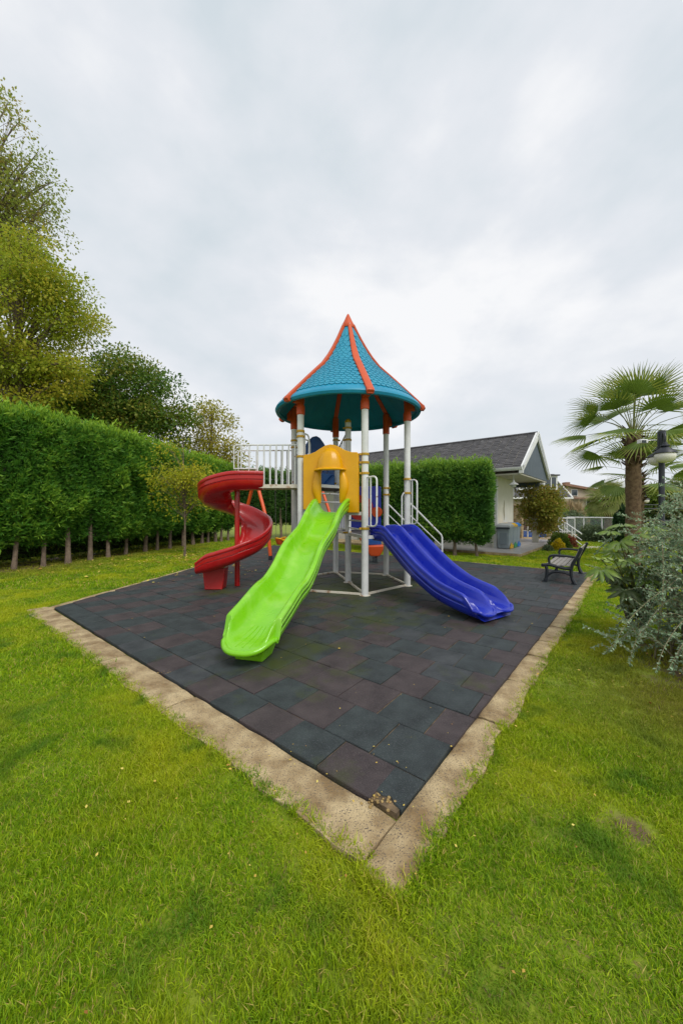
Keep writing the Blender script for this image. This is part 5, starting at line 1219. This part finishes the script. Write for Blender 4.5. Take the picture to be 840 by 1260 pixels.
for x0_, x1_, y0_, y1_ in ((702.5, 709, 603, 609.5), (721, 724.5, 614.5, 622)):
    wn = block('window', M_white, [Vector((P(x0_-.7, 0, 55).x, 54.9, zt(0, y1_+.7)))-OFF, Vector((P(x1_+.7, 0, 55).x, 54.9, zt(0, y1_+.7)))-OFF, Vector((P(x1_+.7, 0, 55).x, 55.1, zt(0, y1_+.7)))-OFF, Vector((P(x0_-.7, 0, 55).x, 55.1, zt(0, y1_+.7)))-OFF],
               [Vector((P(x0_-.7, 0, 55).x, 54.9, zt(0, y0_-.7)))-OFF, Vector((P(x1_+.7, 0, 55).x, 54.9, zt(0, y0_-.7)))-OFF, Vector((P(x1_+.7, 0, 55).x, 55.1, zt(0, y0_-.7)))-OFF, Vector((P(x0_-.7, 0, 55).x, 55.1, zt(0, y0_-.7)))-OFF], be)
    mb = MB(); mb.box(((P(x0_, 0, 55).x+P(x1_, 0, 55).x)/2-OFF.x, 54.87-OFF.y, (zt(0, y0_)+zt(0, y1_))/2), ((x1_-x0_)*55/447, .04, (y1_-y0_)*55/447)); mb.build('pane', M_win, wn, smooth=False)
mb = MB(); mb.box((P(716, 0, 54.7).x-OFF.x, 54.6-OFF.y, zt(0, 613)), (3.6, .5, .18)); mb.build('canopy', M_tileroof, be, smooth=False)
# low garden building beyond the lawn
OFF = Vector((31, 40, 0)); gb = empty('garden_building', OFF); tag(gb, 'low tan walled building with dark roof beyond the lawn, behind the glass railing', 'building')
gx0, gx1 = P(736, 0, 40).x, P(778, 0, 40).x
block('wall', mat('tan_wall', (.5, .38, .28), .85), fr_(gx0, gx1, 40, 44, 0), fr_(gx0, gx1, 40, 44, 1.42), gb)
block('roof', M_shing, fr_(gx0+.6, gx1, 40.3, 44, 1.42), fr_(gx0+.8, gx1-.2, 41, 43, 2.0), gb)
for x in (gx0+1.0, gx0+2.6): block('window', M_win, fr_(x, x+1.1, 39.96, 40.02, .3), fr_(x, x+1.1, 39.96, 40.02, .85), gb)
# dark mesh court fence at far right
cf = empty('court_fence', (18, 21.5, 0)); tag(cf, 'dark steel court fence behind the lamp post', 'fence')
for i in range(6): mb = MB(); mb.tube([(i*1.5-.6, 0, -.1), (i*1.5-.6, 0, 1.95)], .035, 8); mb.build('post', M_iron, cf)
for z in (.15, 1.0, 1.7, 1.92): mb = MB(); mb.tube([(-.6, 0, z), (6.9, 0, z)], .03, 6); mb.build('rail', M_iron, cf)
mb = MB()
for i in range(75): mb.tube([(-.6+i*.1, 0, .15), (-.6+i*.1, 0, 1.7)], .006, 4, caps=False)
tag(mb.build('mesh_wire', M_iron, cf), kind='stuff')
# hill
mb = MB(); secs = []
hv = [(-700+i*35, 760+60*math.sin(i*.7), 26+15*noise.noise(Vector((i*.35, 0, 2)))+8*noise.noise(Vector((i*.9, 0, 5)))) for i in range(61)]
v = [(x, y, -1) for x, y, z in hv]+[(x, y+60, max(z, 12)) for x, y, z in hv]+[(x, y+200, max(z, 12)*.6) for x, y, z in hv]
f = [(r_*61+i, r_*61+i+1, (r_+1)*61+i+1, (r_+1)*61+i) for r_ in range(2) for i in range(60)]; mb.add(v, f)
tag(mb.build('far_hills', mat('forest_hill', (.10, .14, .14), .95, (.15, .19, .18), .02)), kind='structure')
# undergrowth behind the hedge trunks
uh = [(a-1.2, b+.5, .9) for a, b, c in hl]
hedge('undergrowth', uh, .9, -.05, .9, 'dark low undergrowth behind the bare trunks of the left hedge', L_treeC, 9000, .14, [], seed=12, up=.3)

# ================================================================== SILVER SHRUB (right foreground) and fatsia
def silver_shrub():
    rng = np.random.default_rng(77); o = empty('silver_leaved_shrub', (4.05, 3.5, GZ)); tag(o, 'large loose shrub with arching stems and small silvery green leaves at the right edge', 'shrub')
    Bc = np.array([3.75, 3.35, 0.]); stems = MB(); C_, D_, N_ = [], [], []; L_ = []
    def leafs(pts, dens, lsz, start=.15):
        k = len(pts); ln = sum((pts[i+1]-pts[i]).length for i in range(k-1)); m = int(ln*dens)
        for i in range(m):
            t = start+(1-start)*(i+rng.random()*.5)/m; j = min(int(t*(k-1)), k-2); p = pts[j].lerp(pts[j+1], t*(k-1)-j); tg = (pts[j+1]-pts[j]).normalized()
            for s in (-1, 1):
                r = Vector(rng.normal(size=3)); sd = (r-tg*r.dot(tg)).normalized(); d = sd*.9+tg*.65
                C_.append(tuple(p)); D_.append(tuple(d)); N_.append(tuple(Vector(rng.normal(size=3))*.5+Vector((0, 0, 1)))); L_.append(lsz*(.6+.7*rng.random()))
    def arch(a, reach, ht, drop, r0=.009, dens=46, lsz=.030, start=None, sub=True, wig=.1):
        d = Vector((math.cos(a), math.sin(a), 0)); s = start or Vector((rng.normal()*.22, rng.normal()*.3, 0))
        side = Vector((-d.y, d.x, 0))*rng.normal()*wig
        pts = catmull([s, s+d*reach*.25+Vector((0, 0, ht*.62)), s+d*reach*.6+side+Vector((0, 0, ht)), s+d*reach*.86+side*1.6+Vector((0, 0, ht-drop*.4)), s+d*reach+side*2+Vector((0, 0, max(ht-drop, .06)))], 5)
        stems.tube(pts, [r0*(1-.8*i/len(pts)) for i in range(len(pts))], 5, caps=False); leafs(pts, dens, lsz, .22)
        if sub:
            for q in range(rng.integers(3, 7)):
                t = rng.uniform(.3, .92); j = int(t*(len(pts)-2)); p = pts[j]; b = a+rng.normal()*1.1; e_ = rng.uniform(.15, .42); dd = Vector((math.cos(b), math.sin(b), rng.uniform(-.2, .8)))*e_
                pp = catmull([p, p+dd*.5+Vector((0, 0, .04)), p+dd], 3); stems.tube(pp, [r0*.35*(1-.7*i/len(pp)) for i in range(len(pp))], 4, caps=False); leafs(pp, dens*1.25, lsz*.95, .05)
    for i in range(215):
        a = rng.uniform(0, 2*math.pi) if i % 3 else rng.uniform(R(110), R(260)); arch(a, rng.uniform(.35, 1.12)*(.85 if math.cos(a) < -.5 else 1), rng.uniform(.35, 1.75), rng.uniform(.0, .55))
    # long stray arching stems towards the lawn, some reaching left
    for a, rc, h_, dr in ((R(192), 1.85, .86, .52), (R(186), 1.55, .78, .42), (R(160), .95, 1.30, -.12), (R(200), 1.35, .62, .40), (R(182), 1.22, .75, .35), (R(150), 1.0, 1.42, -.12), (R(205), 1.5, .45, .33), (R(196), 1.3, .95, .5)):
        arch(a, rc, h_, dr, .007, 30, .030, wig=.05)
    for i in range(26):                               # low skirt
        arch(rng.uniform(R(140), R(255)), rng.uniform(.5, 1.0), rng.uniform(.15, .5), rng.uniform(.1, .4), dens=60)
    st_ = stems.build('stems', M_twig, o, ang=80)
    C_ = np.array(C_); n = len(C_); tint = .12+.6*rng.random(n)
    lf = leaf_mesh('foliage', C_, np.array(D_), np.array(N_), np.array(L_), np.array(L_)*.52, tint, L_silver, o, fold=.12); tag(lf, kind='stuff')
    # inner dead twig mass
    mb = MB()
    for i in range(260):
        d = Vector(rng.normal(size=3)); d.z = abs(d.z)*.8; d.normalize(); p = Vector((d.x*.12, d.y*.15, .02)); q = Vector((d.x*.75, d.y*.8, d.z*1.25)); mb.tube([p, p.lerp(q, .5)+Vector(rng.normal(size=3))*.06, q], [.008, .005, .002], 4, caps=False)
    tag(mb.build('inner_twigs', M_bark, o), kind='stuff')
    return n
silver_shrub()

def palmate(name, size, lobes, m, droop=.25, seed=0):
    rr = random.Random(seed); v = [(0, 0, 0)]; f = []; out = []
    for i in range(lobes):
        a = R(-128+256*i/(lobes-1)); ln = size*(.62+.38*math.cos(a*.62))*rr.uniform(.92, 1.06); w = R(256/(lobes-1))*.5
        def pt(r, da, z=0): return (r*math.sin(a+da), r*math.cos(a+da), -droop*size*(r/size)**2+z)
        o = len(v)
        notch = ln*.36
        v += [pt(notch*.95, -w, -.0), pt(ln*.62, -w*.62, -.012*size/.2), pt(ln*.86, -w*.30, 0), pt(ln, 0, 0), pt(ln*.86, w*.30, 0), pt(ln*.62, w*.62, -.012*size/.2), pt(notch*.95, w, 0), pt(ln*.35, 0, .03*size/.2), pt(ln*.7, 0, .02*size/.2)]
        f += [(0, o, o+7), (0, o+7, o+6), (o, o+1, o+8, o+7), (o+7, o+8, o+5, o+6), (o+1, o+2, o+8), (o+8, o+4, o+5), (o+2, o+3, o+8), (o+3, o+4, o+8)]
    me = bpy.data.meshes.new(name); me.from_pydata(v, [], f); me.materials.append(m); me.shade_smooth(); return me
fats = empty('fatsia_plant', (3.85, 4.75, GZ)); tag(fats, 'glossy fatsia plant with big palmate leaves between the lawn and the silvery shrub', 'plant')
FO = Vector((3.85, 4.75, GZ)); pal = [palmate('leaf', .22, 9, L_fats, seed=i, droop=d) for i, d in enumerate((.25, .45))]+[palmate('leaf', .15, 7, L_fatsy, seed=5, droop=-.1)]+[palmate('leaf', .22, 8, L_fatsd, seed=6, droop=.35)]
rr = random.Random(4)
spots = [P(740, 655, 4.5), P(765, 648, 4.6), P(752, 668, 4.35), P(782, 660, 4.5), P(800, 650, 4.6), P(730, 690, 4.3), P(745, 700, 4.3), P(760, 690, 4.2), P(775, 700, 4.3), P(735, 706, 4.15), P(752, 712, 4.2), P(790, 690, 4.4), P(808, 680, 4.5), P(800, 700, 4.2), P(745, 680, 4.6), P(770, 676, 4.7), P(820, 660, 4.7), P(757, 727, 4.05), P(785, 715, 4.1), P(720, 698, 4.4), P(795, 668, 4.9), P(812, 700, 4.5), P(770, 722, 4.5), P(785, 735, 4.4), P(798, 725, 4.6), P(810, 740, 4.5), P(772, 745, 4.7), P(760, 712, 4.6), P(790, 752, 4.6), P(805, 715, 4.3), P(778, 688, 4.2), P(822, 725, 4.4), P(744, 690, 4.0), P(728, 702, 4.0)]
for i, p in enumerate(spots):
    q = p-FO; q.x += .10 if q.x < -.45 else 0; b = Vector((q.x*.25+.05, q.y*.2, max(q.z*.35, .05))); mb = MB(); mb.tube(catmull([b, b.lerp(q, .6)+Vector((0, 0, .05)), q], 4), [.011-.0008*k for k in range(9)], 6); stq = mb.build('leaf_stalk', M_pet, fats)
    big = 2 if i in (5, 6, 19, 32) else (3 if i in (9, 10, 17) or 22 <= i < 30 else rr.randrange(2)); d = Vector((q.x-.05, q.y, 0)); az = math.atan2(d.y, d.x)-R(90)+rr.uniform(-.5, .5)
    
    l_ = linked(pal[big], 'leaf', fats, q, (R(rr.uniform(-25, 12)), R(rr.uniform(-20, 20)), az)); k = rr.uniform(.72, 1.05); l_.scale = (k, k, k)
mb = MB()
for i in range(7):
    a = i*.9; mb.tube([(.06*math.cos(a), .06*math.sin(a), -.03), (.16*math.cos(a), .14*math.sin(a), .4), (.3*math.cos(a), .2*math.sin(a), .8)], [.018, .014, .008], 6)
mb.build('stems', M_bark, fats)

# ================================================================== GRASS (stuff): tufts scattered on the lawn
def inpoly(x, y, poly, grow=0):
    c = sum(poly, Vector((0, 0)))/len(poly); ok = np.ones_like(x, dtype=bool)
    for i in range(len(poly)):
        a, b = poly[i], poly[(i+1) % len(poly)]; d = (b-a).normalized(); n = Vector((-d.y, d.x)); s = 1 if (c-a).dot(n) > 0 else -1
        ok &= s*((x-a.x)*n.x+(y-a.y)*n.y) > -grow[i]
    return ok
def grass_mat():
    m = bpy.data.materials.new('grass_blades'); m.use_nodes = True; t = m.node_tree; b = t.nodes['Principled BSDF']
    a = t.nodes.new('ShaderNodeAttribute'); a.attribute_name = 'tint'
    oi = t.nodes.new('ShaderNodeObjectInfo'); g = t.nodes.new('ShaderNodeNewGeometry')
    def noise_(sc, det, lo, hi):
        n = t.nodes.new('ShaderNodeTexNoise'); n.inputs['Scale'].default_value = sc; n.inputs['Detail'].default_value = det; t.links.new(g.outputs['Position'], n.inputs[0])
        r = t.nodes.new('ShaderNodeMapRange'); t.links.new(n.outputs[0], r.inputs[0]); r.inputs[1].default_value = lo; r.inputs[2].default_value = hi; return r.outputs[0]
    r = t.nodes.new('ShaderNodeValToRGB'); t.links.new(a.outputs['Fac'], r.inputs[0]); el = r.color_ramp.elements
    for i, (p, c) in enumerate([(0, (.09, .21, .006)), (.45, (.29, .46, .010)), (.80, (.52, .64, .02))]):
        if i > 1: el.new(p)
        el[i].position = p; el[i].color = (*c, 1)
    e2 = el.new(.9); e2.color = (.60, .46, .14, 1)
    x = t.nodes.new('ShaderNodeMix'); x.data_type = 'RGBA'; f_ = t.nodes.new('ShaderNodeMath'); f_.operation = 'MULTIPLY'; t.links.new(noise_(1.1, 4, .45, .72), f_.inputs[0]); f_.inputs[1].default_value = .85
    t.links.new(f_.outputs[0], x.inputs[0]); t.links.new(r.outputs[0], x.inputs[6]); x.inputs[7].default_value = (.56, .56, .02, 1)
    y = t.nodes.new('ShaderNodeMix'); y.data_type = 'RGBA'; f2 = t.nodes.new('ShaderNodeMath'); f2.operation = 'MULTIPLY'; t.links.new(noise_(2.7, 5, .54, .66), f2.inputs[0]); f2.inputs[1].default_value = .75
    t.links.new(f2.outputs[0], y.inputs[0]); t.links.new(x.outputs[2], y.inputs[6]); y.inputs[7].default_value = (.09, .22, .015, 1)
    # dry, worn turf near the hedge and under the silver shrub
    dist = None
    for c, rad in (((-9.2, 10.5, 0), 3.2), ((-8.6, 13, 0), 2.6), ((-7.6, 16, 0), 2.4), ((2.9, 2.9, 0), 1.5), ((3.6, 3.4, 0), 1.6)):
        s = t.nodes.new('ShaderNodeVectorMath'); s.operation = 'DISTANCE'; t.links.new(g.outputs['Position'], s.inputs[0]); s.inputs[1].default_value = c
        q = t.nodes.new('ShaderNodeMapRange'); t.links.new(s.outputs['Value'], q.inputs[0]); q.inputs[1].default_value = rad; q.inputs[2].default_value = rad*.3; q.inputs[4].default_value = .75
        if dist is None: dist = q.outputs[0]
        else:
            mm = t.nodes.new('ShaderNodeMath'); mm.operation = 'MAXIMUM'; t.links.new(dist, mm.inputs[0]); t.links.new(q.outputs[0], mm.inputs[1]); dist = mm.outputs[0]
    z = t.nodes.new('ShaderNodeMix'); z.data_type = 'RGBA'; t.links.new(dist, z.inputs[0]); t.links.new(y.outputs[2], z.inputs[6]); z.inputs[7].default_value = (.28, .27, .04, 1)
    col = z.outputs[2]; b.inputs['Roughness'].default_value = .55; b.inputs['Specular IOR Level'].default_value = .25
    t.links.new(col, b.inputs['Base Color']); tr = t.nodes.new('ShaderNodeBsdfTranslucent'); t.links.new(col, tr.inputs[0]); s = t.nodes.new('ShaderNodeMixShader'); s.inputs[0].default_value = .4
    t.links.new(b.outputs[0], s.inputs[1]); t.links.new(tr.outputs[0], s.inputs[2]); t.links.new(s.outputs[0], t.nodes['Material Output'].inputs[0])
    return m
M_grass = grass_mat()
def tuft(i, rad, n, h, w):
    rng = np.random.default_rng(900+i); v, f, tn = [], [], []
    for k in range(n):
        a = rng.uniform(0, 6.283); r = rad*math.sqrt(rng.random()); x, y = r*math.cos(a), r*math.sin(a); hh = h*rng.uniform(.45, 1.25); b = rng.uniform(0, 6.283); ln = hh*rng.uniform(.2, 1.15)
        dx, dy = math.cos(b)*ln, math.sin(b)*ln; c = rng.uniform(0, 6.283); sx, sy = math.cos(c)*w/2, math.sin(c)*w/2; o = len(v)
        v += [(x-sx, y-sy, 0), (x+sx, y+sy, 0), (x+dx*.35+sx*.8, y+dy*.35+sy*.8, hh*.62), (x+dx*.35-sx*.8, y+dy*.35-sy*.8, hh*.62), (x+dx, y+dy, hh*.9)]
        f += [(o, o+1, o+2, o+3), (o+3, o+2, o+4)]; t_ = min(.82, abs(rng.normal(.38, .22))) if rng.random() > .06 else 1.0; tn += [t_, t_]
    me = bpy.data.meshes.new('tuft'); me.from_pydata(v, [], f); at = me.attributes.new('tint', 'FLOAT', 'FACE'); at.data.foreach_set('value', tn); me.materials.append(M_grass)
    return bpy.data.objects.new('tuft', me)
def scatter(name, pts, rots, scl, objs, label=None, kind='stuff'):
    col = bpy.data.collections.new(name+'_source')
    for o in objs: col.objects.link(o)
    me = bpy.data.meshes.new(name); me.vertices.add(len(pts)); me.vertices.foreach_set('co', pts.astype(np.float32).ravel())
    a = me.attributes.new('rot', 'FLOAT_VECTOR', 'POINT'); a.data.foreach_set('vector', rots.astype(np.float32).ravel())
    a = me.attributes.new('scl', 'FLOAT_VECTOR', 'POINT'); a.data.foreach_set('vector', scl.astype(np.float32).ravel())
    ob = bpy.data.objects.new(name, me); COL.objects.link(ob); ob['kind'] = kind
    if label: ob['label'] = label
    ng = bpy.data.node_groups.new(name, 'GeometryNodeTree'); ng.interface.new_socket('Geometry', in_out='INPUT', socket_type='NodeSocketGeometry'); ng.interface.new_socket('Geometry', in_out='OUTPUT', socket_type='NodeSocketGeometry')
    gi = ng.nodes.new('NodeGroupInput'); go = ng.nodes.new('NodeGroupOutput'); ip = ng.nodes.new('GeometryNodeInstanceOnPoints'); ci = ng.nodes.new('GeometryNodeCollectionInfo')
    ci.inputs['Collection'].default_value = col; ci.inputs['Separate Children'].default_value = True; ci.inputs['Reset Children'].default_value = True
    r1_ = ng.nodes.new('GeometryNodeInputNamedAttribute'); r1_.data_type = 'FLOAT_VECTOR'; r1_.inputs[0].default_value = 'rot'
    s1_ = ng.nodes.new('GeometryNodeInputNamedAttribute'); s1_.data_type = 'FLOAT_VECTOR'; s1_.inputs[0].default_value = 'scl'
    e2r = ng.nodes.new('FunctionNodeEulerToRotation')
    ng.links.new(gi.outputs[0], ip.inputs['Points']); ng.links.new(ci.outputs[0], ip.inputs['Instance']); ip.inputs['Pick Instance'].default_value = True
    ng.links.new(r1_.outputs[0], e2r.inputs[0]); ng.links.new(e2r.outputs[0], ip.inputs['Rotation']); ng.links.new(s1_.outputs[0], ip.inputs['Scale']); ng.links.new(ip.outputs[0], go.inputs[0])
    md = ob.modifiers.new('scatter', 'NODES'); md.node_group = ng; return ob
def patch_pts(x0, x1, y0, y1, dens, excl=True):
    n = int((x1-x0)*(y1-y0)*dens); x = RNG.uniform(x0, x1, n); y = RNG.uniform(y0, y1, n)
    keep = np.abs(x) < y*1.0+.9
    gk = np.array([.165, .11, .13, .24])
    wob = np.array([.05*noise.noise(Vector((a*2.2, b*2.2, 4)))+.025*noise.noise(Vector((a*7, b*7, 4))) for a, b in zip(x, y)]) if n < 200000 else 0
    c = sum(PAD, Vector((0, 0)))/4; ok = np.ones(n, dtype=bool)
    for i in range(4):
        a, b = PAD[i], PAD[(i+1) % 4]; d = (b-a).normalized(); nn = Vector((-d.y, d.x)); s = 1 if (c-a).dot(nn) > 0 else -1
        ok &= s*((x-a.x)*nn.x+(y-a.y)*nn.y) > -(gk[i]+wob)
    keep &= ~ok
    # patio
    u = (x-Q.x)*HU.x+(y-Q.y)*HU.y; v = (x-Q.x)*HV.x+(y-Q.y)*HV.y; keep &= ~((u > -.02) & (v > -.02))
    # bare patches thin the turf
    for cx, cy, rad, p in ((4.0, 3.4, 1.0, .7), (2.95, 2.75, .7, .3), (1.42, 1.76, .12, .6), (-9.6, 10.5, 1.4, .8), (-8.9, 13, 1.2, .75), (-8.0, 16, 1.2, .75)):
        dd = np.hypot(x-cx, y-cy); keep &= ~((dd < rad*(1+.3*RNG.random(n))) & (RNG.random(n) < p))
    x, y = x[keep], y[keep]; z = np.full(len(x), GZ-.004)
    return np.stack([x, y, z], 1)
def add_grass(nm, areas, tufts, smin, smax, label):
    P_ = np.concatenate([patch_pts(*a) for a in areas]); n = len(P_)
    rot = np.stack([RNG.normal(size=n)*.10, RNG.normal(size=n)*.10, RNG.uniform(0, 6.283, n)], 1)
    hn = np.array([1+.55*noise.noise(Vector((a*1.4, b*1.4, 9))) for a, b in P_[:, :2]])
    s = RNG.uniform(smin, smax, n); sc_ = np.stack([s, s, s*hn], 1)
    scatter(nm, P_, rot, sc_, tufts, label)
add_grass('near_grass', [(-3.8, 3.8, .45, 3.2, 1300)], [tuft(i, .05, 36, .031, .0031) for i in range(8)], .8, 1.3, 'short lawn grass in the foreground')
add_grass('middle_grass', [(-7.8, 7.4, 3.2, 7.2, 420)], [tuft(20+i, .085, 34, .038, .0062) for i in range(6)], .8, 1.3, 'short lawn grass around the paving')
add_grass('far_grass', [(-12, 20, 7.2, 22.0, 90)], [tuft(40+i, .17, 60, .04, .011) for i in range(5)], .8, 1.3, 'lawn grass in the distance')
# a few weeds and longer blades along the kerb joints and edges
wd = []
for i in range(1500):
    t = RNG.random()
    if i % 2: p = PN+VR*(9.3*t**1.4)-UD*(.212-abs(RNG.normal())*.03)
    else: p = PN+UD*(6.3*t**1.3)-VR*(.288-abs(RNG.normal())*.032)
    wd.append((p.x, p.y, -.036))
for i in range(130):
    p = PN-VR*(.325+RNG.normal()*.012)-UD*(RNG.random()*.22); wd.append((p.x, p.y, -.040))
    p = PN-VR*(.325*RNG.random())-UD*(.205+RNG.normal()*.012); wd.append((p.x, p.y, -.040))
wd = np.array(wd); n = len(wd); s = RNG.uniform(.7, 1.3, n)
scatter('kerb_edge_grass', wd, np.stack([RNG.normal(size=n)*.3, RNG.normal(size=n)*.3, RNG.uniform(0, 6.3, n)], 1), np.stack([s, s, s], 1), [tuft(60+i, .03, 14, .036, .004) for i in range(4)], 'longer grass along the kerb')
# ================================================================== FALLEN LEAVES (stuff)
L_fall = lm('fallen_leaf', (.30, .13, .03), (.55, .38, .07), (.68, .58, .14), trans=.1)
def fallen(name, c, sx, sy, n, L, z, seed, label):
    rng = np.random.default_rng(seed); pos = np.stack([c[0]+rng.normal(size=n)*sx, c[1]+rng.normal(size=n)*sy, np.full(n, z)+rng.random(n)*.012], 1)
    D = np.stack([rng.normal(size=n), rng.normal(size=n), rng.normal(size=n)*.15], 1); Nn = np.stack([rng.normal(size=n)*.25, rng.normal(size=n)*.25, np.ones(n)], 1)
    Ls = L*(.5+.9*rng.random(n)); o = leaf_mesh(name, pos, D, Nn, Ls, Ls*.65, rng.random(n), L_fall, None, fold=.1); tag(o, label, kind='stuff')
fallen('fallen_leaves', (-5.2, 12.3), .9, 1.2, 420, .07, .0, 1, 'yellow leaves fallen on the grass under the sapling')
fallen('fallen_leaves', (-3.2, 9.4), .9, .9, 110, .06, .008, 2, 'yellow leaves fallen on the paving behind the red slide')
fallen('fallen_leaves', (-7.5, 11), 1.0, 2.4, 110, .07, 0, 3, 'scattered leaves on the lawn by the hedge')
fallen('fallen_leaves', (0, 5.5), 3.0, 3.2, 120, .022, .004, 4, 'small dry leaves scattered over the paving')
fallen('fallen_leaves', (.35, 2.1), .6, .5, 70, .013, .004, 5, 'tiny dry leaves at the near corner of the paving')
fallen('fallen_leaves', (3.0, 2.8), .7, .7, 40, .03, 0, 6, 'dry leaves on the worn turf below the silvery shrub')
fallen('fallen_leaves', (-.5, 2.1), .6, .4, 22, .018, -.01, 7, 'russet leaves on the kerb')
